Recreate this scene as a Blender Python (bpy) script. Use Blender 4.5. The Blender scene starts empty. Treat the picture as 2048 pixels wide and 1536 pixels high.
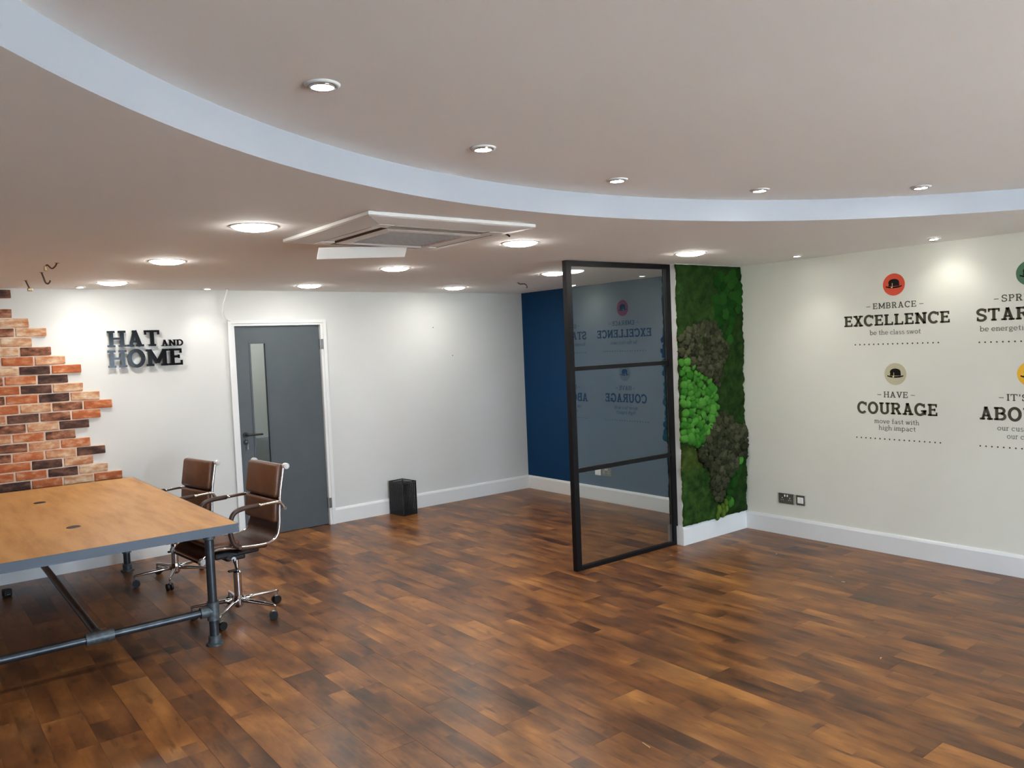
import bpy, bmesh, math, random
from mathutils import Vector, Matrix, noise

# ------------------------------------------------------------------ camera, world, exposure
sc = bpy.context.scene
C = sc.collection
H, D, A, G = 2.332, 7.375, 5.970, 4.290          # ceiling height, back wall y, right wall x, pier face y
XL, YR = -2.6, -3.6                              # left wall x, rear (window) wall y
CAMZ = 1.72

def set_camera():
    f, pitch, roll, yaw = 1584.69, 0.0488, -0.0411, 0.6643
    fw = Vector((math.sin(yaw) * math.cos(pitch), math.cos(yaw) * math.cos(pitch), -math.sin(pitch)))
    r0 = Vector((math.cos(yaw), -math.sin(yaw), 0)); u0 = r0.cross(fw)
    r = r0 * math.cos(roll) + u0 * math.sin(roll)
    u = u0 * math.cos(roll) - r0 * math.sin(roll)
    cam = bpy.data.cameras.new('camera'); cam.sensor_width = 36; cam.sensor_fit = 'HORIZONTAL'
    cam.lens = 36 * f / 2048; cam.clip_start = 0.05
    o = bpy.data.objects.new('camera', cam); C.objects.link(o)
    m = Matrix((r, u, -fw)).transposed().to_4x4(); m.translation = (0, 0, CAMZ)
    o.matrix_world = m
    sc.camera = o
set_camera()

SKY = 19.0
w = bpy.data.worlds.new('sky'); sc.world = w; w.use_nodes = True
bg = w.node_tree.nodes['Background']; bg.inputs[0].default_value = (0.68, 0.84, 1.0, 1); bg.inputs[1].default_value = SKY
sun = bpy.data.lights.new('sun', 'SUN'); sun.energy = 30; sun.angle = 0.01; sun.color = (1, 0.93, 0.84)
so = bpy.data.objects.new('sun', sun); C.objects.link(so); so.location = (6, 14, 12)
so.rotation_euler = Vector((0.45, 0.55, 1.0)).to_track_quat('Z', 'Y').to_euler()      # added high sun behind the building: sunlit paving bounces light onto the ceiling
PANEL_L, SPOT_L, WALL_SPOT_W, REC_SPOT_W = 54.0, 40.0, 5.0, 8.0

sc.view_settings.view_transform = 'Standard'; sc.view_settings.look = 'None'
sc.view_settings.gamma = 1; sc.view_settings.use_curve_mapping = False
sc.view_settings.exposure = 0.85
try:
    sc.cycles.use_denoising = True
    sc.cycles.max_bounces = 10; sc.cycles.transparent_max_bounces = 16
    sc.cycles.caustics_reflective = False; sc.cycles.caustics_refractive = False
    sc.cycles.sample_clamp_indirect = 60
except Exception:
    pass
R = random.Random(7)

# ------------------------------------------------------------------ materials
def srgb(r, g, b):
    def c(v):
        v /= 255.0
        return v / 12.92 if v <= 0.04045 else ((v + 0.055) / 1.055) ** 2.4
    return (c(r), c(g), c(b), 1)

def mat(name, col, rough=0.5, metal=0.0, spec=0.5, coat=0.0):
    m = bpy.data.materials.new(name); m.use_nodes = True
    b = m.node_tree.nodes['Principled BSDF']
    b.inputs['Base Color'].default_value = col if len(col) == 4 else (*col, 1)
    b.inputs['Roughness'].default_value = rough; b.inputs['Metallic'].default_value = metal
    b.inputs['Specular IOR Level'].default_value = spec
    b.inputs['Coat Weight'].default_value = coat; b.inputs['Coat Roughness'].default_value = 0.08
    return m

def nd(m, t, **kw):
    n = m.node_tree.nodes.new(t)
    for k, v in kw.items(): setattr(n, k, v)
    return n

def lk(m, a, b): m.node_tree.links.new(a, b)

def mottle(m, cols, scale=8.0, detail=4.0, coord='Object', stretch=(1, 1, 1), bump=0.0, bump_scale=None, rnd=0.0, dist=0.01):
    """colour varies over a noise between the given colours (pos, colour); optional fine relief"""
    b = m.node_tree.nodes['Principled BSDF']
    tc = nd(m, 'ShaderNodeTexCoord'); mp = nd(m, 'ShaderNodeMapping'); mp.inputs['Scale'].default_value = stretch
    lk(m, tc.outputs[coord], mp.inputs['Vector'])
    vec = mp.outputs['Vector']
    if rnd:
        oi = nd(m, 'ShaderNodeObjectInfo'); ml = nd(m, 'ShaderNodeMath', operation='MULTIPLY'); ml.inputs[1].default_value = 37.0
        lk(m, oi.outputs['Random'], ml.inputs[0])
        ad = nd(m, 'ShaderNodeVectorMath', operation='ADD'); lk(m, vec, ad.inputs[0]); lk(m, ml.outputs[0], ad.inputs[1]); vec = ad.outputs[0]
    n = nd(m, 'ShaderNodeTexNoise'); n.inputs['Scale'].default_value = scale; n.inputs['Detail'].default_value = detail
    n.inputs['Roughness'].default_value = 0.6
    lk(m, vec, n.inputs['Vector'])
    fac = n.outputs['Fac']
    if rnd:
        mr = nd(m, 'ShaderNodeMath', operation='MULTIPLY_ADD'); mr.inputs[1].default_value = rnd; mr.inputs[2].default_value = -rnd / 2
        lk(m, oi.outputs['Random'], mr.inputs[0])
        aa = nd(m, 'ShaderNodeMath', operation='ADD'); lk(m, fac, aa.inputs[0]); lk(m, mr.outputs[0], aa.inputs[1]); fac = aa.outputs[0]
    cr = nd(m, 'ShaderNodeValToRGB'); e = cr.color_ramp.elements
    e[0].position, e[0].color = cols[0]; e[1].position, e[1].color = cols[-1]
    for p, c in cols[1:-1]:
        k = e.new(p); k.color = c
    lk(m, fac, cr.inputs['Fac']); lk(m, cr.outputs['Color'], b.inputs['Base Color'])
    if bump:
        n2 = nd(m, 'ShaderNodeTexNoise'); n2.inputs['Scale'].default_value = bump_scale or scale * 4; n2.inputs['Detail'].default_value = 5
        lk(m, vec, n2.inputs['Vector'])
        bp = nd(m, 'ShaderNodeBump'); bp.inputs['Strength'].default_value = bump; bp.inputs['Distance'].default_value = dist
        lk(m, n2.outputs['Fac'], bp.inputs['Height']); lk(m, bp.outputs['Normal'], b.inputs['Normal'])
    return m

def emit(name, col, s):
    m = bpy.data.materials.new(name); m.use_nodes = True; nt = m.node_tree
    nt.nodes.remove(nt.nodes['Principled BSDF'])
    e = nt.nodes.new('ShaderNodeEmission'); e.inputs[0].default_value = (*col, 1); e.inputs[1].default_value = s
    nt.links.new(e.outputs[0], nt.nodes['Material Output'].inputs[0])
    return m

def thin_glass(name, tint, f0=0.04):
    m = bpy.data.materials.new(name); m.use_nodes = True; nt = m.node_tree
    nt.nodes.remove(nt.nodes['Principled BSDF'])
    t = nt.nodes.new('ShaderNodeBsdfTransparent'); t.inputs[0].default_value = (*tint, 1)
    g = nt.nodes.new('ShaderNodeBsdfGlossy'); g.inputs['Roughness'].default_value = 0.0; g.inputs['Color'].default_value = (0.88, 1.0, 1.0, 1)
    lw = nt.nodes.new('ShaderNodeLayerWeight'); lw.inputs[0].default_value = 0.5
    pw = nt.nodes.new('ShaderNodeMath'); pw.operation = 'POWER'; pw.inputs[1].default_value = 5.0; nt.links.new(lw.outputs['Facing'], pw.inputs[0])
    f = nt.nodes.new('ShaderNodeMath'); f.operation = 'MULTIPLY_ADD'; f.inputs[1].default_value = 1 - f0; f.inputs[2].default_value = f0; nt.links.new(pw.outputs[0], f.inputs[0])
    x = nt.nodes.new('ShaderNodeMixShader')
    nt.links.new(f.outputs[0], x.inputs[0]); nt.links.new(t.outputs[0], x.inputs[1]); nt.links.new(g.outputs[0], x.inputs[2])
    nt.links.new(x.outputs[0], nt.nodes['Material Output'].inputs[0])
    return m

def floor_material():
    m = mat('wood_plank', (0.2, 0.1, 0.05), 0.3, 0, 0.36)
    b = m.node_tree.nodes['Principled BSDF']
    geo = nd(m, 'ShaderNodeNewGeometry'); sp = nd(m, 'ShaderNodeSeparateXYZ'); lk(m, geo.outputs['Position'], sp.inputs[0])
    def mth(op, a, bb=None, c=None):
        n = nd(m, 'ShaderNodeMath', operation=op)
        for i, v in enumerate((a, bb, c)):
            if v is None: continue
            if isinstance(v, (int, float)): n.inputs[i].default_value = v
            else: lk(m, v, n.inputs[i])
        return n.outputs[0]
    X, Y = sp.outputs[0], sp.outputs[1]
    row = mth('FLOOR', mth('DIVIDE', mth('SUBTRACT', X, PX0), PW))
    off = mth('MULTIPLY', mth('FRACT', mth('MULTIPLY', row, 0.381966)), PL)
    col = mth('FLOOR', mth('DIVIDE', mth('ADD', mth('SUBTRACT', Y, PY0), off), PL))
    cv = nd(m, 'ShaderNodeCombineXYZ'); lk(m, row, cv.inputs[0]); lk(m, col, cv.inputs[1])
    wn = nd(m, 'ShaderNodeTexWhiteNoise', noise_dimensions='2D'); lk(m, cv.outputs[0], wn.inputs['Vector'])
    # printed half strips inside a plank
    row2 = mth('FLOOR', mth('DIVIDE', mth('SUBTRACT', X, PX0), PW / 2))
    off2 = mth('MULTIPLY', mth('FRACT', mth('MULTIPLY', row2, 0.618034)), 0.62)
    col2 = mth('FLOOR', mth('DIVIDE', mth('ADD', Y, off2), 0.62))
    cv2 = nd(m, 'ShaderNodeCombineXYZ'); lk(m, row2, cv2.inputs[0]); lk(m, col2, cv2.inputs[1]); cv2.inputs[2].default_value = 3.7
    wn2 = nd(m, 'ShaderNodeTexWhiteNoise', noise_dimensions='3D'); lk(m, cv2.outputs[0], wn2.inputs['Vector'])
    # streaky grain along Y, shifted per plank
    cg = nd(m, 'ShaderNodeCombineXYZ')
    lk(m, mth('ADD', mth('MULTIPLY', X, 6.5), mth('MULTIPLY', wn2.outputs['Value'], 3.0)), cg.inputs[0])
    lk(m, mth('MULTIPLY', Y, 2.4), cg.inputs[1]); lk(m, mth('MULTIPLY', wn.outputs['Value'], 30.0), cg.inputs[2])
    n1 = nd(m, 'ShaderNodeTexNoise'); n1.inputs['Scale'].default_value = 1.0; n1.inputs['Detail'].default_value = 5; n1.inputs['Roughness'].default_value = 0.55
    lk(m, cg.outputs[0], n1.inputs['Vector'])
    cg2 = nd(m, 'ShaderNodeCombineXYZ')
    lk(m, mth('MULTIPLY', X, 70.0), cg2.inputs[0]); lk(m, mth('MULTIPLY', Y, 5.0), cg2.inputs[1]); lk(m, mth('MULTIPLY', wn.outputs['Value'], 90.0), cg2.inputs[2])
    n2 = nd(m, 'ShaderNodeTexNoise'); n2.inputs['Scale'].default_value = 1.0; n2.inputs['Detail'].default_value = 3
    lk(m, cg2.outputs[0], n2.inputs['Vector'])
    v = mth('ADD', mth('ADD', mth('MULTIPLY', wn.outputs['Value'], 0.16), mth('MULTIPLY', wn2.outputs['Value'], 0.08)),
            mth('ADD', mth('MULTIPLY_ADD', n1.outputs['Fac'], 1.15, -0.05), mth('MULTIPLY', n2.outputs['Fac'], 0.14)))
    cr = nd(m, 'ShaderNodeValToRGB'); e = cr.color_ramp.elements
    e[0].position, e[0].color = 0.42, srgb(55, 37, 27)
    e[1].position, e[1].color = 1.0, srgb(174, 119, 64)
    for p, c in ((0.56, srgb(90, 56, 33)), (0.70, srgb(120, 76, 42)), (0.84, srgb(145, 95, 50))):
        k = e.new(p); k.color = c
    lk(m, v, cr.inputs['Fac'])
    # smoky grey-brown clouds in the print
    cg3 = nd(m, 'ShaderNodeCombineXYZ')
    lk(m, mth('MULTIPLY', X, 5.0), cg3.inputs[0]); lk(m, mth('MULTIPLY', Y, 1.8), cg3.inputs[1]); lk(m, mth('MULTIPLY', wn.outputs['Value'], 17.0), cg3.inputs[2])
    n3 = nd(m, 'ShaderNodeTexNoise'); n3.inputs['Scale'].default_value = 1.0; n3.inputs['Detail'].default_value = 3; lk(m, cg3.outputs[0], n3.inputs['Vector'])
    k3 = nd(m, 'ShaderNodeMapRange'); k3.inputs['From Min'].default_value = 0.5; k3.inputs['From Max'].default_value = 0.72; k3.inputs['To Max'].default_value = 0.55; lk(m, n3.outputs['Fac'], k3.inputs['Value'])
    mx = nd(m, 'ShaderNodeMix', data_type='RGBA'); lk(m, k3.outputs[0], mx.inputs[0]); lk(m, cr.outputs['Color'], mx.inputs[6]); mx.inputs[7].default_value = srgb(86, 64, 46)
    cg4 = nd(m, 'ShaderNodeCombineXYZ')
    lk(m, mth('MULTIPLY', X, 24.0), cg4.inputs[0]); lk(m, mth('MULTIPLY', Y, 5.0), cg4.inputs[1]); lk(m, mth('MULTIPLY', wn.outputs['Value'], 41.0), cg4.inputs[2])
    n4 = nd(m, 'ShaderNodeTexNoise'); n4.inputs['Scale'].default_value = 1.0; n4.inputs['Detail'].default_value = 2; lk(m, cg4.outputs[0], n4.inputs['Vector'])
    k4 = nd(m, 'ShaderNodeMapRange'); k4.inputs['From Min'].default_value = 0.62; k4.inputs['From Max'].default_value = 0.74; k4.inputs['To Max'].default_value = 0.6; lk(m, n4.outputs['Fac'], k4.inputs['Value'])
    mx2 = nd(m, 'ShaderNodeMix', data_type='RGBA'); lk(m, k4.outputs[0], mx2.inputs[0]); lk(m, mx.outputs[2], mx2.inputs[6]); mx2.inputs[7].default_value = srgb(52, 33, 22)
    lk(m, mx2.outputs[2], b.inputs['Base Color'])
    ro = mth('MULTIPLY_ADD', n1.outputs['Fac'], 0.12, 0.27); lk(m, ro, b.inputs['Roughness'])
    bp = nd(m, 'ShaderNodeBump'); bp.inputs['Strength'].default_value = 0.05; bp.inputs['Distance'].default_value = 0.002
    lk(m, n2.outputs['Fac'], bp.inputs['Height']); lk(m, bp.outputs['Normal'], b.inputs['Normal'])
    return m

PW, PL, PX0, PY0 = 0.18, 1.06, -2.6, -3.6
M = {}
M['wall'] = mottle(mat('white_wall_paint', srgb(216, 217, 213), 0.6, 0, 0.3), [(0.3, srgb(209, 210, 207)), (0.7, srgb(214, 215, 212))], 1.2, bump=0.04, bump_scale=260, dist=0.002)
M['wall_r'] = mottle(mat('warm_light_wall_paint', srgb(210, 209, 198), 0.6, 0, 0.3), [(0.3, srgb(222, 221, 209)), (0.7, srgb(227, 226, 214))], 1.2, bump=0.04, bump_scale=260, dist=0.002)  # right wall's warmer light is put into the colour
M['blue'] = mottle(mat('navy_wall_paint', srgb(18, 58, 92), 0.6, 0, 0.18), [(0.3, srgb(6, 54, 92)), (0.7, srgb(8, 58, 98))], 1.5, bump=0.04, bump_scale=260, dist=0.002)
M['ceil'] = mottle(mat('ceiling_paint', srgb(214, 211, 208), 0.8, 0, 0.2), [(0.3, srgb(238, 237, 235)), (0.7, srgb(242, 241, 239))], 0.8)
M['step'] = mottle(mat('daylight_toned_step_paint', srgb(190, 196, 208), 0.6, 0, 0.3), [(0.3, srgb(176, 181, 190)), (0.7, srgb(181, 186, 195))], 1.2)  # white step: daylight blue and a dimming are put into the colour
M['gloss_white'] = mat('white_gloss_trim', srgb(226, 227, 226), 0.3, 0, 0.5)
M['floor'] = floor_material()
M['slab'] = mat('floor_slab', srgb(40, 28, 22), 0.8)
M['door'] = mottle(mat('grey_door_laminate', srgb(88, 98, 104), 0.4, 0, 0.45), [(0.3, srgb(74, 81, 85)), (0.7, srgb(80, 87, 91))], 3)
M['lower_band'] = mat('grey_blue_lower_band', srgb(168, 182, 190), 0.5)
M['bead'] = mat('grey_glazing_bead', srgb(70, 78, 84), 0.45)
M['black_metal'] = mat('black_steel_frame', srgb(14, 13, 16), 0.45, 0.0, 0.22)
M['blackp'] = mat('black_plastic', srgb(22, 22, 24), 0.45)
M['gloss_black'] = mat('gloss_black_acrylic', srgb(9, 9, 11), 0.12, 0, 0.14)
M['chrome'] = mat('chrome', srgb(214, 214, 216), 0.12, 1.0)
M['knob'] = mat('pale_polished_knob', srgb(226, 228, 230), 0.3, 0.5)
M['satin'] = mat('satin_steel', srgb(150, 152, 154), 0.32, 1.0)
M['pipe'] = mottle(mat('dark_steel_pipe', srgb(74, 80, 86), 0.38, 0.7), [(0.35, srgb(62, 67, 72)), (0.7, srgb(84, 90, 96))], 14)
M['cast'] = mottle(mat('cast_pipe_fitting', srgb(96, 104, 108), 0.5, 0.5), [(0.35, srgb(78, 85, 90)), (0.7, srgb(108, 116, 120))], 40, bump=0.3, bump_scale=160, dist=0.002)
M['edge'] = mat('grey_steel_edge', srgb(74, 82, 94), 0.45, 0.2)
M['top'] = mottle(mat('oak_tabletop', srgb(176, 138, 92), 0.42, 0, 0.3), [(0.25, srgb(166, 118, 68)), (0.5, srgb(196, 145, 88)), (0.75, srgb(210, 162, 102))], 3.5, 6, stretch=(3.2, 0.5, 1))
M['leather'] = mottle(mat('brown_leather', srgb(88, 54, 38), 0.42, 0, 0.5), [(0.3, srgb(86, 53, 34)), (0.7, srgb(108, 69, 44))], 12, bump=0.15, bump_scale=220, dist=0.001)
M['leather_d'] = mottle(mat('dark_brown_leather', srgb(66, 42, 34), 0.45), [(0.3, srgb(58, 37, 30)), (0.7, srgb(74, 48, 38))], 12, bump=0.15, bump_scale=220, dist=0.001)
M['glass'] = thin_glass('clear_screen_glass', (0.79, 0.85, 0.87), 0.128)
M['door_glass'] = thin_glass('door_vision_glass', (0.90, 0.93, 0.93), 0.04)
M['win_glass'] = thin_glass('window_glass', (0.975, 0.985, 0.99), 0.035)
M['panel_light'] = emit('led_panel_glow', (1.0, 0.965, 0.90), PANEL_L)
M['spot_light'] = emit('spot_lens_glow', (1.0, 0.975, 0.92), SPOT_L)
M['ac'] = mat('white_ac_plastic', srgb(222, 220, 217), 0.45)
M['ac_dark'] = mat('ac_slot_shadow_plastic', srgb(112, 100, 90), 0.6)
M['ac_grille'] = mat('grey_intake_grille', srgb(150, 142, 138), 0.6)
M['mortar'] = mottle(mat('cream_mortar', srgb(196, 172, 150), 0.9, 0, 0.1), [(0.3, srgb(214, 190, 170)), (0.7, srgb(234, 216, 198))], 20, bump=0.4, bump_scale=90, dist=0.003)
def brick_mat(n, a, b, c):
    return mottle(mat(n, srgb(*b), 0.85, 0, 0.15), [(0.34, srgb(*a)), (0.5, srgb(*b)), (0.68, srgb(*c))], 17, 6, stretch=(0.7, 1, 1.4), bump=0.4, bump_scale=70, rnd=0.10, dist=0.003)
M['O'] = brick_mat('orange_brick', (158, 88, 56), (182, 106, 68), (206, 158, 124))
M['P'] = brick_mat('pale_brick', (174, 112, 78), (200, 158, 124), (224, 206, 180))
M['B'] = brick_mat('brown_brick', (74, 54, 46), (140, 92, 70), (190, 146, 120))
M['K'] = brick_mat('dark_brick', (54, 42, 40), (84, 62, 56), (128, 92, 78))
def moss_mat(n, a, b, sc_, rnd=0.35):
    return mottle(mat(n, srgb(*a), 0.95, 0, 0.05), [(0.3, srgb(*a)), (0.72, srgb(*b))], sc_, 6, bump=0.9, bump_scale=140, rnd=rnd, dist=0.006)
M['moss_dark'] = moss_mat('dark_flat_moss', (18, 34, 15), (46, 72, 30), 11, 0.1)
M['moss_olive'] = moss_mat('olive_flat_moss', (41, 56, 22), (72, 89, 37), 9, 0.1)
M['moss_mid'] = moss_mat('green_flat_moss', (28, 50, 20), (62, 92, 38), 11, 0.1)
M['moss_bright'] = moss_mat('bright_cushion_moss', (50, 120, 35), (98, 166, 68), 22)
M['moss_green'] = moss_mat('green_cushion_moss', (22, 62, 20), (48, 98, 36), 22)
M['moss_yellow'] = moss_mat('yellow_cushion_moss', (89, 120, 37), (120, 146, 60), 22)
M['lichen'] = moss_mat('olive_brown_lichen', (52, 56, 38), (102, 104, 76), 24)
M['ink'] = mat('charcoal_vinyl', srgb(82, 79, 66), 0.6, 0, 0.2)
M['ink2'] = mat('grey_vinyl', srgb(92, 92, 84), 0.6, 0, 0.2)
M['ink3'] = mat('light_grey_vinyl', srgb(118, 118, 110), 0.6, 0, 0.2)
M['hat'] = mat('black_vinyl', srgb(18, 13, 12), 0.5, 0, 0.2)
M['hat_hi'] = mat('cream_vinyl', srgb(222, 206, 140), 0.5, 0, 0.2)
M['disc_red'] = mat('red_vinyl', srgb(226, 88, 62), 0.5, 0, 0.2)
M['disc_stone'] = mat('stone_vinyl', srgb(196, 190, 158), 0.5, 0, 0.2)
M['disc_green'] = mat('green_vinyl', srgb(84, 124, 98), 0.5, 0, 0.2)
M['disc_yellow'] = mat('yellow_vinyl', srgb(238, 184, 62), 0.5, 0, 0.2)
M['plate'] = mat('brushed_socket_plate', srgb(120, 118, 108), 0.35, 0.8)
M['white_plastic'] = mat('white_plastic', srgb(228, 228, 224), 0.4)
M['cable_dark'] = mat('brown_cable', srgb(84, 66, 54), 0.6)
M['cable_white'] = mat('white_cable', srgb(236, 236, 232), 0.5)
M['brass'] = mat('dull_brass', srgb(150, 132, 100), 0.4, 0.8)
M['ground'] = mat('pavement', srgb(222, 219, 213), 0.9)
M['fragment'] = mat('dry_moss_fibre', srgb(206, 188, 150), 0.9)

# ------------------------------------------------------------------ mesh helpers
class MB:
    def __init__(s): s.v = []; s.f = []
    def add(s, vs, fs):
        n = len(s.v); s.v += [tuple(v) for v in vs]; s.f += [tuple(i + n for i in f) for f in fs]; return s
    def box(s, x0, x1, y0, y1, z0, z1, mtx=None):
        vs = [(x0, y0, z0), (x1, y0, z0), (x1, y1, z0), (x0, y1, z0), (x0, y0, z1), (x1, y0, z1), (x1, y1, z1), (x0, y1, z1)]
        if mtx: vs = [mtx @ Vector(v) for v in vs]
        return s.add(vs, [(3, 2, 1, 0), (4, 5, 6, 7), (0, 1, 5, 4), (1, 2, 6, 5), (2, 3, 7, 6), (3, 0, 4, 7)])
    def rbox(s, sx, sy, sz, bev, seg=2, mtx=None):
        bm = bmesh.new(); bmesh.ops.create_cube(bm, size=1.0)
        for v in bm.verts: v.co = Vector((v.co.x * sx, v.co.y * sy, v.co.z * sz))
        bmesh.ops.bevel(bm, geom=list(bm.edges), offset=bev, segments=seg, profile=0.5, affect='EDGES')
        bm.verts.index_update()
        vs = [(mtx @ v.co) if mtx else v.co.copy() for v in bm.verts]; fs = [[v.index for v in f.verts] for f in bm.faces]
        bm.free(); return s.add(vs, fs)
    def cyl(s, p0, p1, r0, r1=None, n=16, caps=True):
        p0, p1 = Vector(p0), Vector(p1); r1 = r0 if r1 is None else r1
        d = (p1 - p0).normalized(); a = d.orthogonal().normalized(); b = d.cross(a)
        vs = []
        for p, r in ((p0, r0), (p1, r1)):
            for i in range(n):
                t = 2 * math.pi * i / n; vs.append(p + a * (r * math.cos(t)) + b * (r * math.sin(t)))
        fs = [(i, (i + 1) % n, n + (i + 1) % n, n + i) for i in range(n)]
        if caps: fs += [tuple(range(n - 1, -1, -1)), tuple(range(n, 2 * n))]
        return s.add(vs, fs)
    def lathe(s, prof, c=(0, 0, 0), n=24, mtx=None, close=False):
        vs = []
        for r, z in prof:
            for i in range(n):
                t = 2 * math.pi * i / n; v = Vector((c[0] + r * math.cos(t), c[1] + r * math.sin(t), c[2] + z)); vs.append(mtx @ v if mtx else v)
        fs = []
        m = len(prof)
        for k in range(m - 1 + (1 if close else 0)):
            k2 = (k + 1) % m
            for i in range(n):
                j = (i + 1) % n; fs.append((k * n + i, k * n + j, k2 * n + j, k2 * n + i))
        return s.add(vs, fs)
    def tube(s, pts, r, n=8, caps=True, radii=None):
        pts = [Vector(p) for p in pts]; vs = []; a = None
        for i, p in enumerate(pts):
            t = (pts[min(i + 1, len(pts) - 1)] - pts[max(i - 1, 0)]).normalized()
            a = t.orthogonal().normalized() if a is None else (a - t * a.dot(t)).normalized()
            b = t.cross(a); rr = radii[i] if radii else r
            for k in range(n):
                q = 2 * math.pi * k / n; vs.append(p + a * (rr * math.cos(q)) + b * (rr * math.sin(q)))
        fs = []
        for i in range(len(pts) - 1):
            for k in range(n):
                j = (k + 1) % n; fs.append((i * n + k, i * n + j, (i + 1) * n + j, (i + 1) * n + k))
        if caps: fs += [tuple(range(n - 1, -1, -1)), tuple((len(pts) - 1) * n + k for k in range(n))]
        return s.add(vs, fs)
    def build(s, name, m, parent=None, smooth=False, angle=None):
        me = bpy.data.meshes.new(name); me.from_pydata(s.v, [], s.f); me.validate(); me.update()
        bm = bmesh.new(); bm.from_mesh(me); bmesh.ops.recalc_face_normals(bm, faces=bm.faces)
        if angle is not None:
            for e in bm.edges:
                if len(e.link_faces) == 2 and e.calc_face_angle(0) > angle: e.smooth = False
            smooth = True
        bm.to_mesh(me); bm.free()
        if smooth:
            for p in me.polygons: p.use_smooth = True
        if m is not None: me.materials.append(M[m] if isinstance(m, str) else m)
        o = bpy.data.objects.new(name, me); C.objects.link(o)
        if parent: o.parent = parent
        return o

def smooth_path(pts, n=6):
    """Catmull-Rom through the points"""
    P = [Vector(p) for p in pts]; P = [P[0] * 2 - P[1]] + P + [P[-1] * 2 - P[-2]]; out = []
    for i in range(1, len(P) - 2):
        for k in range(n):
            t = k / n
            out.append(0.5 * ((2 * P[i]) + (P[i + 1] - P[i - 1]) * t + (2 * P[i - 1] - 5 * P[i] + 4 * P[i + 1] - P[i + 2]) * t * t
                       + (-P[i - 1] + 3 * P[i] - 3 * P[i + 1] + P[i + 2]) * t ** 3))
    out.append(P[-2]); return out

def empty(name, loc=(0, 0, 0), rz=0.0, parent=None):
    o = bpy.data.objects.new(name, None); C.objects.link(o); o.location = loc; o.rotation_euler = (0, 0, rz)
    o.empty_display_size = 0.1
    if parent: o.parent = parent
    return o

def tag(o, label=None, cat=None, group=None, kind=None):
    if label: o['label'] = label
    if cat: o['category'] = cat
    if group: o['group'] = group
    if kind: o['kind'] = kind
    return o

def struct(name, mb, m, parent=None, label=None, **kw):
    o = mb.build(name, m, parent, **kw)
    if parent is None: o['kind'] = 'structure'
    if label: o['label'] = label
    return o

def inst(src, name, parent, mtx=None):
    c = src.copy(); c.name = name; C.objects.link(c); c.parent = parent
    if mtx is not None: c.matrix_local = mtx
    return c

def copy_tree(o, parent=None):
    c = o.copy(); C.objects.link(c); c.parent = parent
    for ch in list(o.children): copy_tree(ch, c)
    return c

# ------------------------------------------------------------------ floor with separate planks
slab = struct('floor', MB().box(XL, A, YR, 8.9, -0.08, -0.012), 'slab')
slab['label'] = 'dark brown wood plank floor'
def visible_plank(cx, cy):
    f = Vector((math.sin(0.6643), math.cos(0.6643))); r = Vector((f.y, -f.x)); p = Vector((cx, cy))
    d = p.dot(f)
    return d > 1.3 and abs(p.dot(r)) < 0.66 * d + 0.35 and cy < D
rest = MB(); nplank = 0
def plank_mb(mb, x0, x1, y0, y1):
    g, c, zt, zb = 0.0002, 0.0006, 0.0, -0.010
    x0 += g; x1 -= g; y0 += g; y1 -= g
    vs = [(x0, y0, zb), (x1, y0, zb), (x1, y1, zb), (x0, y1, zb), (x0, y0, zt - c), (x1, y0, zt - c), (x1, y1, zt - c), (x0, y1, zt - c),
          (x0 + c, y0 + c, zt), (x1 - c, y0 + c, zt), (x1 - c, y1 - c, zt), (x0 + c, y1 - c, zt)]
    return mb.add(vs, [(3, 2, 1, 0), (0, 1, 5, 4), (1, 2, 6, 5), (2, 3, 7, 6), (3, 0, 4, 7), (4, 5, 9, 8), (5, 6, 10, 9), (6, 7, 11, 10), (7, 4, 8, 11), (8, 9, 10, 11)])
row = 0
while PX0 + row * PW < A - 0.02:
    x0 = PX0 + row * PW; x1 = min(x0 + PW, A)
    off = ((row * 0.381966) % 1.0) * PL
    col = 0
    while PY0 - off + col * PL < 8.88:
        y0 = max(PY0 - off + col * PL, YR); y1 = min(PY0 - off + (col + 1) * PL, 8.88)
        col += 1
        if y1 - y0 < 0.02: continue
        if visible_plank((x0 + x1) / 2, (y0 + y1) / 2) and nplank < 300:
            plank_mb(MB(), x0, x1, y0, y1).build('plank', 'floor', slab); nplank += 1
        else:
            plank_mb(rest, x0, x1, y0, y1)
    row += 1
o = rest.build('plank_field', 'floor', slab); o['kind'] = 'stuff'

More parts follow.
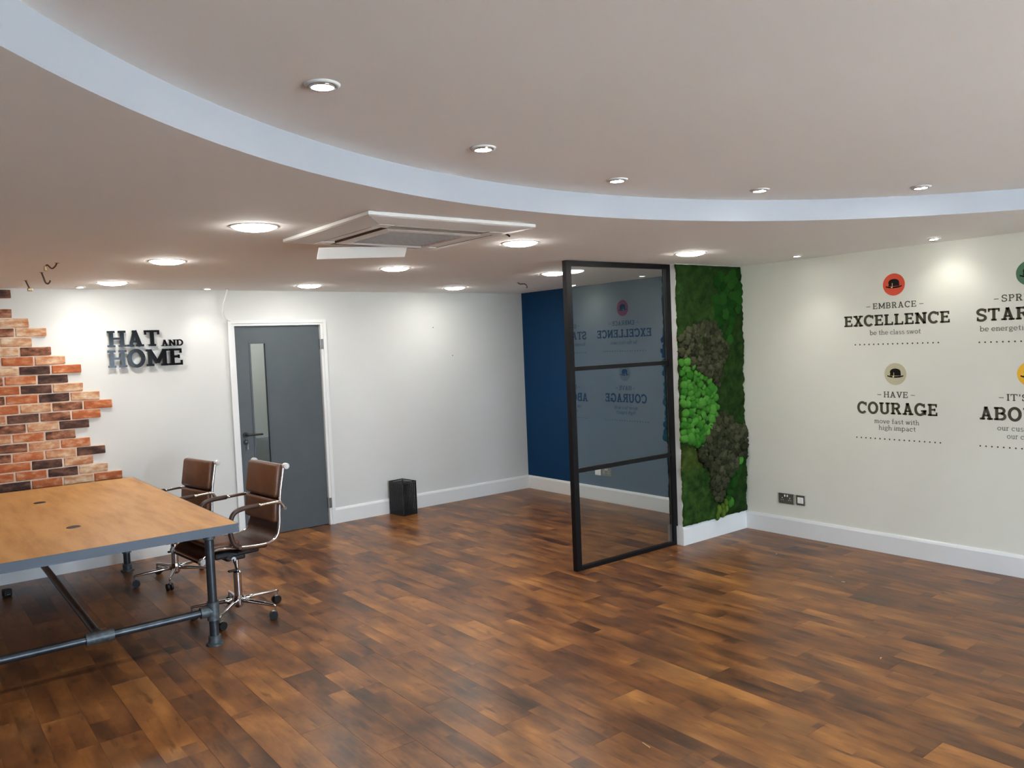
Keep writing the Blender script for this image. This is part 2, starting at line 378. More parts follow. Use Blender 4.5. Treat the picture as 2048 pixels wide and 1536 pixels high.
# ------------------------------------------------------------------ ceiling with circular recess
CC, CR, H2 = (2.447, -0.128), 2.960, 2.444
def ceiling():
    mb = MB(); n = 192
    inner = [(CC[0] + CR * math.cos(2 * math.pi * i / n), CC[1] + CR * math.sin(2 * math.pi * i / n)) for i in range(n)]
    x0, x1, y0, y1 = XL, A, YR, 8.9
    outer = []
    for (px, py) in inner:
        dx, dy = px - CC[0], py - CC[1]; t = 1e9
        if dx > 1e-9: t = min(t, (x1 - CC[0]) / dx)
        if dx < -1e-9: t = min(t, (x0 - CC[0]) / dx)
        if dy > 1e-9: t = min(t, (y1 - CC[1]) / dy)
        if dy < -1e-9: t = min(t, (y0 - CC[1]) / dy)
        outer.append((CC[0] + dx * t, CC[1] + dy * t))
    vs = [(*p, H) for p in inner] + [(*p, H) for p in outer]
    fs = [(i, (i + 1) % n, n + (i + 1) % n, n + i) for i in range(n)]
    mb.add(vs, fs)
    for (cx, cy) in ((x0, y0), (x1, y0), (x1, y1), (x0, y1)):      # fill the corner triangles
        a = math.atan2(cy - CC[1], cx - CC[0]) % (2 * math.pi); i = int(a / (2 * math.pi) * n)
        mb.add([(*outer[i], H), (*outer[(i + 1) % n], H), (cx, cy, H)], [(0, 1, 2)])
    # solid back so no light leaks
    mb.box(x0, x1, y0, y1, H2 + 0.06, H2 + 0.12)
    return struct('ceiling', mb, 'ceil', label='white ceiling with a curved step up to a round raised centre')
ceil_o = ceiling()
n = 192
mb = MB(); ring = [(CC[0] + CR * math.cos(2 * math.pi * i / n), CC[1] + CR * math.sin(2 * math.pi * i / n)) for i in range(n)]
mb.add([(*p, H) for p in ring] + [(*p, H2) for p in ring], [(i, (i + 1) % n, n + (i + 1) % n, n + i) for i in range(n)])
o = mb.build('recess_step', 'step', ceil_o, smooth=True); o['label'] = 'curved white step face of the raised ceiling'
mb = MB(); mb.add([(*p, H2) for p in ring] + [(*CC, H2)], [(i, (i + 1) % n, n) for i in range(n)])
o = mb.build('recess_panel', 'ceil', ceil_o); o['label'] = 'raised ceiling inside the curved step'

# ------------------------------------------------------------------ walls
T = 0.12
DX0, DX1, DZ = 2.47, 3.43, 2.05                  # door frame outer
back = MB()
back.box(XL, DX0, D, D + T, 0, H); back.box(DX1, A + T, D, D + T, 0, H); back.box(DX0, DX1, D, D + T, DZ, H)
wall_back = struct('wall_back', back, 'wall', label='off-white back wall with the brick corner and grey door')
o = struct('wall_right', MB().box(A, A + T, YR - T, G + 0.07, 0, H2 + 0.1), 'wall_r', label='pale right wall carrying printed mottoes')
o = struct('wall_alcove', MB().box(A, A + T, G + 0.07, D, 0, H), 'blue', label='navy blue wall behind the glass screen')
struct('wall_left', MB().box(XL - T, XL, YR - T, D + T, 0, H2 + 0.1), 'wall')
PXL = 5.105
struct('wall_partition', MB().box(PXL, A, G, G + 0.125, 0, H), 'wall', label='short white partition wall behind the moss')
# rear wall with three big windows
rear = MB(); WX = [(1.30, 2.62), (2.74, 4.06)]; WZ0, WZ1 = 0.08, 2.15
rear.box(XL, A, YR - T, YR, 0, WZ0); rear.box(XL, A, YR - T, YR, WZ1, H2 + 0.1)
xs = [XL] + [v for p in WX for v in p] + [A]
for i in range(0, len(xs), 2): rear.box(xs[i], xs[i + 1], YR - T, YR, WZ0, WZ1)
struct('wall_rear', rear, 'wall')
for i, (a, b) in enumerate(WX):
    e = empty('window_%d' % (i + 1), ((a + b) / 2, YR - T / 2, WZ0)); e['kind'] = 'structure'
    hw, hh = (b - a) / 2, WZ1 - WZ0
    f = MB(); s = 0.05
    f.box(-hw, hw, -.04, .04, 0, s).box(-hw, hw, -.04, .04, hh - s, hh).box(-hw, -hw + s, -.04, .04, s, hh - s).box(hw - s, hw, -.04, .04, s, hh - s).box(-s / 2, s / 2, -.04, .04, s, hh - s)
    f.build('window_frame', 'gloss_white', e)
    for sx in (-1, 1):
        MB().box(min(sx * s / 2, sx * (hw - s)), max(sx * s / 2, sx * (hw - s)), -.003, .003, s, hh - s).build('pane', 'win_glass', e)
    pl = bpy.data.lights.new('window_portal', 'AREA'); pl.shape = 'RECTANGLE'; pl.size = b - a; pl.size_y = hh
    po = bpy.data.objects.new('window_portal', pl); C.objects.link(po); po.location = ((a + b) / 2, YR - T - 0.02, (WZ0 + WZ1) / 2)
    po.rotation_euler = (math.pi / 2, 0, 0)      # faces into the room (+Y)
    try: pl.cycles.is_portal = True
    except Exception: pl.energy = 0
struct('ground', MB().box(-30, 30, -40, YR - T, -0.3, -0.2), 'ground')  # unseen paving, added and kept pale to bounce daylight up to the ceiling

# skirting boards
def skirt_profile(mb, p0, p1, nrm, h=0.155, t=0.02):
    p0, p1, nv = Vector((*p0, 0)), Vector((*p1, 0)), Vector((*nrm, 0))
    prof = [(0, 0), (t, 0), (t, h - 0.022), (t - 0.006, h - 0.008), (t - 0.012, h), (0, h)]
    vs = []
    for p in (p0, p1):
        for d, z in prof: vs.append(p + nv * d + Vector((0, 0, z)))
    k = len(prof)
    fs = [(i, (i + 1) % k, k + (i + 1) % k, k + i) for i in range(k)] + [tuple(range(k - 1, -1, -1)), tuple(range(k, 2 * k))]
    return mb.add(vs, fs)
mb = MB(); skirt_profile(mb, (XL, D), (DX0, D), (0, -1)); skirt_profile(mb, (DX1, D), (A, D), (0, -1))
struct('baseboard_back', mb, 'gloss_white')
mb = MB(); skirt_profile(mb, (A, YR), (A, G), (-1, 0)); struct('baseboard_right', mb, 'gloss_white')
mb = MB(); skirt_profile(mb, (A, G + 0.125), (A, D - 0.02), (-1, 0)); struct('baseboard_alcove', mb, 'gloss_white')
mb = MB(); skirt_profile(mb, (PXL - 0.02, G), (A - 0.02, G), (0, -1)); mb.box(PXL - 0.02, PXL, G, G + 0.055, 0, 0.155)
struct('baseboard_partition', mb, 'gloss_white')
mb = MB(); skirt_profile(mb, (XL, YR), (XL, D - 0.02), (1, 0)); struct('baseboard_left', mb, 'gloss_white')

# ------------------------------------------------------------------ door and corridor behind it
door = empty('door_1', ((DX0 + DX1) / 2, D, 0)); door['kind'] = 'structure'; door['label'] = 'grey flush door with a narrow vision panel and black handle'
hx = (DX1 - DX0) / 2
f = MB(); fw_ = 0.055
f.box(-hx, -hx + fw_, -.022, T, 0, DZ).box(hx - fw_, hx, -.022, T, 0, DZ).box(-hx + fw_, hx - fw_, -.022, T, DZ - .048, DZ)
# inner stop bead
f.box(-hx + fw_, -hx + fw_ + .012, .055, T, 0, DZ - .048).box(hx - fw_ - .012, hx - fw_, .055, T, 0, DZ - .048).box(-hx + fw_, hx - fw_, .055, T, DZ - .06, DZ - .048)
fr = f.build('door_frame', 'gloss_white', door)
arch = MB()
arch.box(-hx - .004, -hx + .03, -.032, -.022, 0, DZ + .004).box(hx - .03, hx + .004, -.032, -.022, 0, DZ + .004).box(-hx + .03, hx - .03, -.032, -.022, DZ - .026, DZ + .004)
arch.build('architrave', 'gloss_white', door)
lx = hx - fw_ - .004; ly0, ly1 = .008, .05; lt = DZ - .052
gx0, gx1, gz0, gz1 = -.278, -.130, .42, 1.838
lf = MB().box(-lx, gx0, ly0, ly1, .006, lt).box(gx1, lx, ly0, ly1, .006, lt).box(gx0, gx1, ly0, ly1, .006, gz0).box(gx0, gx1, ly0, ly1, gz1, lt)
leaf = lf.build('door_leaf', 'door', door)
bd = MB()
for (a, b, c, d) in ((gx0 - .012, gx0 + .004, gz0 - .012, gz1 + .012), (gx1 - .004, gx1 + .012, gz0 - .012, gz1 + .012), (gx0 + .004, gx1 - .004, gz0 - .012, gz0 + .004), (gx0 + .004, gx1 - .004, gz1 - .004, gz1 + .012)):
    bd.box(a, b, ly0 - .006, ly0 + .012, c, d)
bd.build('glazing_bead', 'bead', leaf)
o = MB().box(gx0, gx1, .026, .032, gz0, gz1).build('pane', 'door_glass', leaf)
hd = empty('door_handle', (-.365, ly0, .982), parent=door)
MB().cyl((0, 0, 0), (0, -.010, 0), .026, n=24).build('rose', 'blackp', hd, angle=.6)
MB().tube(smooth_path([(0, -.008, 0), (0, -.045, 0), (.018, -.056, 0), (.06, -.056, 0), (.145, -.054, -.002)], 5), .0095, 10).build('lever', 'blackp', hd, smooth=True)
lc = empty('door_lock', (-.365, ly0, .915), parent=door)
MB().cyl((0, 0, 0), (0, -.008, 0), .024, n=24).build('escutcheon', 'blackp', lc, angle=.6)
MB().cyl((0, -.006, .003), (0, -.014, .003), .009, n=16).build('cylinder', 'satin', lc, angle=.6)
kb = MB().box(-.0015, .0015, -.040, -.012, -.004, .004).cyl((-.0015, -.045, 0), (.0015, -.045, 0), .012, n=14)
kb.tube([(0, -.047, -.010), (.004, -.047, -.022), (-.002, -.047, -.034), (0, -.047, -.046)], .003, 6); kb.box(-.004, .004, -.049, -.046, -.066, -.044)
kb.build('key', 'satin', lc)
for z in (1.81, .22):
    h = MB().cyl((lx + .003, ly0 - .008, z - .05), (lx + .003, ly0 - .008, z + .05), .007, n=10); h.box(lx + .003, lx + .028, ly0 - .036, ly0 - .030, z - .05, z + .05)
    h.build('hinge', 'satin', door)
MB().box(-lx - .003, -lx + .004, ly0 - .004, ly1, .88, 1.06).build('strike_plate', 'blackp', door)
# corridor
mb = MB().box(1.2, 4.4, 8.78, 8.9, 0, H); struct('wall_corridor', mb, 'wall', label='white corridor wall seen through the door glass')
struct('wall_corridor_end', MB().box(1.08, 1.2, D + T, 8.9, 0, H).box(4.4, 4.52, D + T, 8.9, 0, H), 'wall')
o = struct('trim_1', MB().box(1.2, 4.4, 8.74, 8.78, 0, 0.80), 'lower_band', label='grey-blue lower band on the corridor wall')  # band put here to tone the lower door glass grey-blue

# ------------------------------------------------------------------ lamps
def led_panel(x, y, label):
    t = empty('led_panel_light', (x, y, H)); tag(t, label, 'ceiling light', 'round flush panel lights')
    MB().lathe([(.100, -.003), (.104, -.004), (.112, -.003), (.116, 0), (.100, 0)], n=40, close=True).build('trim_ring', 'gloss_white', t, smooth=True)
    MB().lathe([(.0005, -.022), (.03, -.0213), (.055, -.019), (.075, -.0155), (.09, -.0105), (.100, -.003)], n=64).build('diffuser', 'panel_light', t)
    return t
PX, PY = (1.40, 3.02, 4.60), (3.72, 5.22, 6.76)
names = {(0, 0): 'largest round panel light, left of the air conditioner', (1, 0): 'round panel light touching the right corner of the air conditioner',
         (2, 0): 'round panel light just above the moss wall', (0, 1): 'round panel light right of the dangling cable ends, second largest on the left',
         (1, 1): 'round panel light directly behind the air conditioner', (2, 1): 'round panel light cut by the glass screen post',
         (0, 2): 'round panel light above the wall sign, beside a small spot', (1, 2): 'round panel light above the grey door', (2, 2): 'round panel light at the far end near the navy wall'}
for i, x in enumerate(PX):
    for j, y in enumerate(PY): led_panel(x, y, names[(i, j)])
led_panel(2.95, 8.15, 'round panel light added to brighten the corridor behind the door')  # unseen lamp, added so the corridor shows bright through the door glass

def downlight(x, y, z, label, group, watts, tilt=None, lens='spot_light', rl=.031, ro=.049):
    t = empty('downlight', (x, y, z)); tag(t, label, 'spotlight', group)
    mt = Matrix.Identity(4)
    if tilt is not None: mt = Matrix.Rotation(tilt[1], 4, 'Z') @ Matrix.Rotation(tilt[0], 4, 'Y') @ Matrix.Rotation(-tilt[1], 4, 'Z')
    MB().lathe([(rl + .004, -.002), (rl + .006, -.006), (ro - .004, -.006), (ro, 0), (rl + .004, 0)], n=32, close=True).build('trim_ring', 'gloss_white', t, smooth=True)
    MB().lathe([(rl, -.003), (rl, -.010), (rl + .0045, -.010), (rl + .0045, -.003)], n=28, mtx=mt, close=True).build('bezel', 'chrome', t, smooth=True)
    MB().lathe([(.0005, -.009), (rl, -.008)], n=28, mtx=mt).build('lens', lens, t)
    l = bpy.data.lights.new('spot_beam', 'SPOT'); l.energy = watts; l.spot_size = math.radians(108); l.spot_blend = 1.0; l.shadow_soft_size = .03; l.color = (1, .975, .925)
    lo = bpy.data.objects.new('spot_beam', l); C.objects.link(lo); lo.parent = t
    lo.matrix_local = mt @ Matrix.Translation((0, 0, -.045))
    return t
for (x, y), lab in zip(((.966, 2.010), (1.753, 2.353), (2.622, 2.522), (3.465, 2.359), (4.204, 1.910)),
                       ('largest small downlight in the raised ceiling, at its left', 'second downlight from the left in the raised ceiling', 'middle downlight of the five in the raised ceiling',
                        'fourth downlight from the left in the raised ceiling, closest to the step', 'rightmost downlight in the raised ceiling')):
    downlight(x, y, H2, lab, 'downlights in the raised ceiling', REC_SPOT_W)
for x, lab in ((1.243, 'small spot by the back wall, left of the wall sign'), (2.246, 'small spot by the back wall, left of the hanging white cable')):
    downlight(x, 7.165, H, lab, 'wall-washing spots', WALL_SPOT_W, rl=.028, ro=.042)
downlight(5.654, 3.525, H, 'small lit spot in the ceiling between the moss and the mottoes', 'wall-washing spots', WALL_SPOT_W, rl=.028, ro=.042)
downlight(5.690, 2.50, H, 'small dim spot tilted to the wall above the mottoes', 'wall-washing spots', WALL_SPOT_W * 0.5, tilt=(-.42, 0), rl=.028, ro=.042)

# ------------------------------------------------------------------ air conditioner cassette
ac = empty('air_conditioner', (2.152, 3.580, H)); tag(ac, 'square white ceiling air conditioner cassette with one flap hanging open', 'air conditioner')
hw = .475
mb = MB()
prof = [(hw - .008, 0), (hw, -.003), (hw, -.017), (hw - .01, -.022), (hw - .12, -.036)]
def sq(r, z): return [(-r, -r, z), (r, -r, z), (r, r, z), (-r, r, z)]
vs = [v for r, z in prof for v in sq(r, z)]
mb.add(vs, [(k * 4 + i, k * 4 + (i + 1) % 4, k * 4 + 4 + (i + 1) % 4, k * 4 + 4 + i) for k in range(len(prof) - 1) for i in range(4)])
mb.build('fascia', 'ac', ac)
ri, ro_ = .275, hw - .12
mb = MB().add([v for r, z in ((ro_, -.036), (ro_, -.012), (ri, -.012), (ri, -.040)) for v in sq(r, z)], [(k * 4 + i, k * 4 + (i + 1) % 4, k * 4 + 4 + (i + 1) % 4, k * 4 + 4 + i) for k in range(3) for i in range(4)])
mb.build('outlet_slot', 'ac_dark', ac)
for k in range(4):                                # corner blanks and louvre flaps
    rz = Matrix.Rotation(k * math.pi / 2, 4, 'Z')
    MB().box(ri, ro_, ri, ro_, -.037, -.013, rz).build('corner_blank', 'ac', ac)
    if k != 1:
        fm = rz @ Matrix.Translation((ri + .041, 0, -.030)) @ Matrix.Rotation(math.radians(5), 4, 'Y')
        MB().rbox(.062, 2 * ri - .03, .008, .003, 1, fm).build('louvre_flap', 'ac', ac)
    else:
        fm = rz @ Matrix.Translation((ri + .07, .065, -.040)) @ Matrix.Rotation(math.radians(52), 4, 'Y') @ Matrix.Rotation(math.radians(-4), 4, 'Z') @ Matrix.Translation((.036, 0, 0))
        o = MB().rbox(.072, 2 * ri - .02, .008, .003, 1, fm).build('louvre_flap', 'ac', ac); o['label'] = 'open white flap hanging down on the far side'
mb = MB().add([v for r, z in ((ri, -.040), (ri - .02, -.046), (ri - .05, -.046), (ri - .06, -.040)) for v in sq(r, z)], [(k * 4 + i, k * 4 + (i + 1) % 4, k * 4 + 4 + (i + 1) % 4, k * 4 + 4 + i) for k in range(3) for i in range(4)])
gr = mb.build('grille_frame', 'ac', ac)
MB().box(-ri + .06, ri - .06, -ri + .06, ri - .06, -.034, -.030).build('filter', 'ac_dark', gr)
for k in range(14):
    y = -ri + .075 + k * (2 * ri - .15) / 13
    MB().box(-ri + .06, ri - .06, y - .004, y + .004, -.042, -.034).build('grille_slat', 'ac_grille', gr)

# ------------------------------------------------------------------ cable ends hanging from the ceiling
def cable(name, pts, r, m, label, cat='cable', tip=None, hole=True):
    t = empty(name, (pts[0][0], pts[0][1], H)); tag(t, label, cat)
    base = Vector((pts[0][0], pts[0][1], H)); loc = [Vector(p) - base for p in pts]
    MB().tube(smooth_path(loc, 6), r, 8).build('sheath', m, t, smooth=True)
    if hole: MB().lathe([(.004, -.001), (.012, -.001), (.014, 0)], n=14).build('grommet', 'cable_dark', t)
    if tip:
        e = loc[-1]; MB().rbox(*tip, .003, 1, Matrix.Translation(e)).build('connector', 'brass', t)
    return t
def lpt(S, rt, dn): return (S[0] + .787 * rt, S[1] - .616 * rt, H - dn)
S = (.838, 5.499)
cable('cable_end', [(*S, H), lpt(S, -.012, .020), lpt(S, -.034, .032), lpt(S, -.058, .010), lpt(S, -.068, .016), lpt(S, -.072, .030)], .0045, 'cable_dark', 'brown cable end looping down, nearest of the three on the left ceiling', tip=(.016, .016, .030))
S = (.834, 6.091)
cable('cable_end', [(*S, H), lpt(S, .010, .030), lpt(S, .022, .066), lpt(S, .036, .076), lpt(S, .050, .066), lpt(S, .054, .054)], .0055, 'cable_dark', 'brown hooked cable end, middle of the three on the left ceiling')
S = (.812, 6.690)
cable('cable_end', [(*S, H), lpt(S, .012, .030), lpt(S, .028, .066)], .005, 'cable_dark', 'short straight brown cable end beside the topmost brick', tip=(.034, .016, .022))
cable('cable_end', [(4.90, 6.10, H), (4.92, 6.09, H - .014), (4.955, 6.06, H - .016), (4.975, 6.05, H - .038), (4.970, 6.05, H - .055)], .006, 'cable_dark', 'short brown cable end near the top of the navy wall')
cable('cable_end', [(2.700, 3.455, H), (2.712, 3.447, H - .006), (2.722, 3.440, H - .016)], .005, 'blackp', 'short black cable end between air conditioner and panel light')
cable('hanging_cable', [(2.43, 7.20, H), (2.415, 7.20, H - .06), (2.40, 7.22, H - .13), (2.405, 7.26, H - .21), (2.44, 7.30, H - .265), (2.485, 7.325, H - .282)], .0065, 'cable_white', 'thin white cable hanging from ceiling to the door frame corner')

# ------------------------------------------------------------------ brick corner on the back wall
bk = empty('brick_cladding', (.8, D - .0005, .16)); tag(bk, 'ragged-edged red and brown brick slips on the back wall', 'brick cladding')
def px_to_x(zx, zy):                              # measured end of a course -> metres along the wall
    px, py = zx / 3.49, 560 + zy / 3.49
    return 0.7165 + px * 0.003395 - (py - 560) * 0.00009
rights = [(75, 97), None, (75, 233), (190, 298), (315, 365), (208, 434), (342, 500), (443, 563), (562, 623), (458, 690), (567, 755), (693, 804), (788, 860), (695, 929), (600, 1005), (495, 1078), (605, 1131), (720, 1181), (620, 1247), (733, 1310), (845, 1362)]
cols = ['K', '', 'BP', 'PPB', 'PBP', 'PPO', 'BPO', 'POB', 'OKPO', 'KOBP', 'PKOO', 'PKOB', 'OBPOO', 'OBKPB', 'KPBOP', 'BOPKO', 'OPBPK', 'KPOBO', 'PKOPB', 'PKOOK', 'OPOKPB']
BL, BH, BP, Z0 = .214, .066, .0762, 2.318
hidden = [1.40, 1.30, 1.42, 1.33, 1.45, 1.36, 1.44]
var = []
for k in range(4):
    mb = MB().rbox(BL, .020, BH, .005, 2)
    mb.v = [(x + .004 * noise.noise((x * 14 + k * 9, z * 20, k)), y + .0035 * noise.noise((x * 25, z * 30, k * 5)), z + .004 * noise.noise((x * 22 + 3, k * 7, z * 14))) for x, y, z in mb.v]
    o = mb.build('brick', None, None, smooth=False); var.append(o.data); bpy.data.objects.remove(o)
mortar = MB(); bx0 = bk.location
for r in range(28):
    zc = Z0 - r * BP - BH / 2
    if zc - BH / 2 < .165: break
    if r < len(rights):
        if rights[r] is None:
            xr = .62
        else: xr = px_to_x(*rights[r])
        seq = cols[r]
    else:
        xr = hidden[r - 21]; seq = ''
    x = xr; k = 0
    mortar.box(-.35 - bx0.x, xr - .006 - bx0.x, -.0155, -.0005, max(zc - BP / 2 + (.0 if r else .0), .16) - bx0.z, min(zc + BP / 2, H - .001) - bx0.z)
    while x > -.33:
        c = seq[k] if k < len(seq) else R.choice('OOPPBK')
        me = var[R.randrange(4)]
        key = (me.name, c)
        m2 = bpy.data.meshes.get('brick_%s_%s' % key)
        if m2 is None:
            m2 = me.copy(); m2.name = 'brick_%s_%s' % key; m2.materials.clear(); m2.materials.append(M[c])
        o = bpy.data.objects.new('brick', m2); C.objects.link(o); o.parent = bk
        o.location = (x - BL / 2 - bx0.x, -.0125 - R.random() * .004, zc - bx0.z)
        o.rotation_euler = (0, R.uniform(-.006, .006), R.choice((0, math.pi)))
        x -= BL + .0115; k += 1
mortar.build('mortar', 'mortar', bk)

# ------------------------------------------------------------------ lettering: slab-serif strokes
def arc(cx, cy, rx, ry, a0, a1, n=18):
    return [(cx + rx * math.cos(math.radians(a0 + (a1 - a0) * i / n)), cy + ry * math.sin(math.radians(a0 + (a1 - a0) * i / n))) for i in range(n + 1)]
def ribbon(pts, w):
    out = []; n = len(pts); L = []
    for i in range(n):
        a = Vector(pts[max(i - 1, 0)]); b = Vector(pts[min(i + 1, n - 1)]); t = (b - a).normalized(); nn = Vector((-t.y, t.x)); p = Vector(pts[i])
        ww = w[i] if isinstance(w, (list, tuple)) else w
        L.append((p + nn * ww / 2, p - nn * ww / 2))
    for i in range(n - 1): out.append([tuple(L[i][1]), tuple(L[i + 1][1]), tuple(L[i + 1][0]), tuple(L[i][0])])
    return out
def rc(x0, y0, x1, y1): return [[(x0, y0), (x1, y0), (x1, y1), (x0, y1)]]
def glyph(ch, S, T_, F):
    """polygons in units of cap height, and advance"""
    g = []
    def stem(x, y0=0., y1=1., b=True, t=True, bl=1, br=1, tl=1, tr=1):
        g.extend(rc(x, y0, x + S, y1))
        if b: g.extend(rc(x - F * bl, y0, x + S + F * br, y0 + T_))
        if t: g.extend(rc(x - F * tl, y1 - T_, x + S + F * tr, y1))
    def bar(x0, x1, y): g.extend(rc(x0, y - T_ / 2, x1, y + T_ / 2))
    X = .68                                       # x-height
    if ch == 'H': stem(F); stem(F + .52); bar(F + S, F + .52, .52); w = .52 + S + 2 * F
    elif ch == 'I': stem(F); w = S + 2 * F
    elif ch in 'EL':
        stem(F, tr=(0 if ch == 'E' else 1), br=0); W_ = .70; g.extend(rc(F + S, 0, W_, T_)); g.extend(rc(W_ - T_ * .8, 0, W_, .30))
        if ch == 'E': g.extend(rc(F + S, 1 - T_, W_ - .03, 1)); g.extend(rc(W_ - .03 - T_ * .8, .72, W_ - .03, 1)); bar(F + S, W_ - .14, .52); g.extend(rc(W_ - .14 - T_ * .7, .41, W_ - .14, .63))
        w = W_ + .03
    elif ch == 'T': c = .38; stem(c - S / 2, t=False); g.extend(rc(0, 1 - T_, .76, 1)); g.extend(rc(0, .72, T_ * .8, 1)); g.extend(rc(.76 - T_ * .8, .72, .76, 1)); w = .78
    elif ch == 'A':
        g.extend(ribbon([(F + .02 + S * .4, 0), (.40, 1)], S * .82)); g.extend(ribbon([(.40, 1), (.80 - F - S * .2, 0)], S * 1.0)); g.extend(rc(.40 - S * .62, 1 - T_, .40 + S * .5, 1))
        bar(.22, .60, .32); g.extend(rc(0, 0, F * 2 + S, T_)); g.extend(rc(.82 - F * 2 - S, 0, .84, T_)); w = .85
    elif ch == 'V':
        g.extend(ribbon([(F + S * .4, 1), (.41, 0)], S)); g.extend(ribbon([(.41, 0), (.78 - F, 1)], S * .8)); g.extend(rc(0, 1 - T_, F * 2 + S, 1)); g.extend(rc(.80 - F * 2 - S * .7, 1 - T_, .82, 1)); w = .82
    elif ch == 'N': stem(F, tr=0); stem(F + .54, b=False); g.extend(ribbon([(F + S * .45, 1 - T_ * .2), (F + .54 + S * .5, T_ * .2)], S * 1.02)); w = .54 + S + 2 * F
    elif ch == 'M':
        stem(F, tr=0); stem(F + .72, tl=0); g.extend(ribbon([(F + S * .4, .97), (F + .36 + S / 2, .18)], S)); g.extend(ribbon([(F + .36 + S / 2, .18), (F + .72 + S * .6, .97)], S)); w = .72 + S + 2 * F
    elif ch == 'X':
        g.extend(ribbon([(F + S * .4, 1), (.74 - F, 0)], S)); g.extend(ribbon([(F + S * .3, 0), (.72 - F, 1)], S * .8))
        for y in (0, 1 - T_): g.extend(rc(0, y, F * 2 + S, y + T_)); g.extend(rc(.80 - F * 2 - S, y, .80, y + T_))
        w = .80
    elif ch == 'K':
        stem(F); g.extend(ribbon([(F + S, .45), (.70, 1)], S * .8)); g.extend(ribbon([(F + S + .1, .55), (.74, 0)], S)); g.extend(rc(.56, 0, .84, T_)); g.extend(rc(.54, 1 - T_, .80, 1)); w = .84
    elif ch == 'O': g.extend(ribbon(arc(.43, .5, .43 - S / 2, .5 - T_ * .35, 0, 360, 36), S)); w = .88
    elif ch in 'CG':
        g.extend(ribbon(arc(.43, .5, .43 - S / 2, .5 - T_ * .35, 42, 318 if ch == 'C' else 350, 30), S)); g.extend(rc(.68, .66, .68 + T_ * .8, .98))
        if ch == 'G': g.extend(rc(.70, .06, .70 + S * .9, .46)); g.extend(rc(.50, .46 - T_, .92, .46)); w = .94
        else: w = .82
    elif ch == 'D': stem(F, br=0, tr=0); g.extend(ribbon(arc(F + S + .10, .5, .36, .5 - T_ / 2, -90, 90, 20), S * .95)); g.extend(rc(F + S, 0, F + S + .12, T_)); g.extend(rc(F + S, 1 - T_, F + S + .12, 1)); w = F + S + .56
    elif ch in 'PRB':
        stem(F, tr=0, br=(0 if ch == 'B' else 1)); x = F + S; yb = .44
        g.extend(rc(x, 1 - T_, x + .17, 1)); g.extend(rc(x, yb, x + .17, yb + T_)); g.extend(ribbon(arc(x + .15, (1 + yb) / 2, .21, (1 - yb) / 2 - T_ / 2, -90, 90, 14), S * .9)); w = x + .46
        if ch == 'R': g.extend(ribbon([(x + .16, yb + T_ / 2), (x + .40, T_ / 2)], S)); g.extend(rc(x + .26, 0, x + .54, T_)); w = x + .56
        if ch == 'B': g.extend(rc(x, 0, x + .19, T_)); g.extend(ribbon(arc(x + .17, (yb + T_) / 2, .24, (yb + T_) / 2 - T_ / 2, -90, 90, 14), S * .9)); w = x + .52
    elif ch == 'U': 
        g.extend(rc(F, .3, F + S, 1)); g.extend(rc(F + .50, .3, F + .50 + S * .9, 1)); g.extend(rc(0, 1 - T_, 2 * F + S, 1)); g.extend(rc(.50, 1 - T_, .50 + 2 * F + S, 1))
        g.extend(ribbon(arc(F + .25 + S / 2, .32, .25, .32 - T_ * .4, 180, 360, 18), S * .95)); w = .50 + S + 2 * F
    elif ch == 'S':
        p = arc(.35, .735, .25, .265 - T_ * .35, 35, 235, 14) + arc(.33, .265, .27, .265 - T_ * .35, 65, -150, 16)
        g.extend(ribbon(p, S * .95)); g.extend(rc(.54, .68, .54 + T_ * .8, .98)); g.extend(rc(.04, .02, .04 + T_ * .8, .33)); w = .70
    elif ch == "'": g.extend(rc(.06, .68, .06 + S * .8, 1)); w = .2
    elif ch == '-': g.extend(rc(0, .42, .5, .42 + T_ * .9)); w = .5
    # lower case
    elif ch in 'bhl':
        stem(F, 0, 1.06, b=(ch != 'b'), t=False); g.extend(rc(0, 1.06 - T_, F + S * .5, 1.06)); x = F + S
        if ch == 'b': g.extend(ribbon(arc(x + .16, X / 2, .23, X / 2 - T_ / 2, 160, -160, 22), S)); w = x + .48
        elif ch == 'h': g.extend(ribbon(arc(x + .15, X - .26, .17, .22, 170, 0, 12), S * .9)); g.extend(rc(x + .32 - S / 2, 0, x + .32 + S / 2, X - .24)); g.extend(rc(x + .32 - S / 2 - F, 0, x + .32 + S / 2 + F, T_)); w = x + .32 + S / 2 + F
        else: w = S + 2 * F
    elif ch == 'd':
        g.extend(ribbon(arc(.27, X / 2, .24, X / 2 - T_ / 2, 20, 340, 22), S)); g.extend(rc(.46, 0, .46 + S, 1.06)); g.extend(rc(.46, 0, .46 + S + F, T_)); w = .46 + S + F
    elif ch == 'e': g.extend(ribbon(arc(.29, X / 2, .24, X / 2 - T_ / 2, 0, 318, 22), S)); bar(.08, .52, X / 2); w = .58
    elif ch == 'c': g.extend(ribbon(arc(.29, X / 2, .24, X / 2 - T_ / 2, 48, 312, 20), S)); g.extend(rc(.42, X - .26, .42 + T_ * .8, X)); w = .54
    elif ch == 'o': g.extend(ribbon(arc(.30, X / 2, .25, X / 2 - T_ / 2, 0, 360, 26), S)); w = .60
    elif ch == 'a':
        g.extend(ribbon(arc(.25, X - .2, .17, .2 - T_ / 2, 150, 0, 12), S * .9)); g.extend(rc(.42 - S / 2, 0, .42 + S / 2, X - .18)); g.extend(rc(.42, 0, .42 + S / 2 + F, T_))
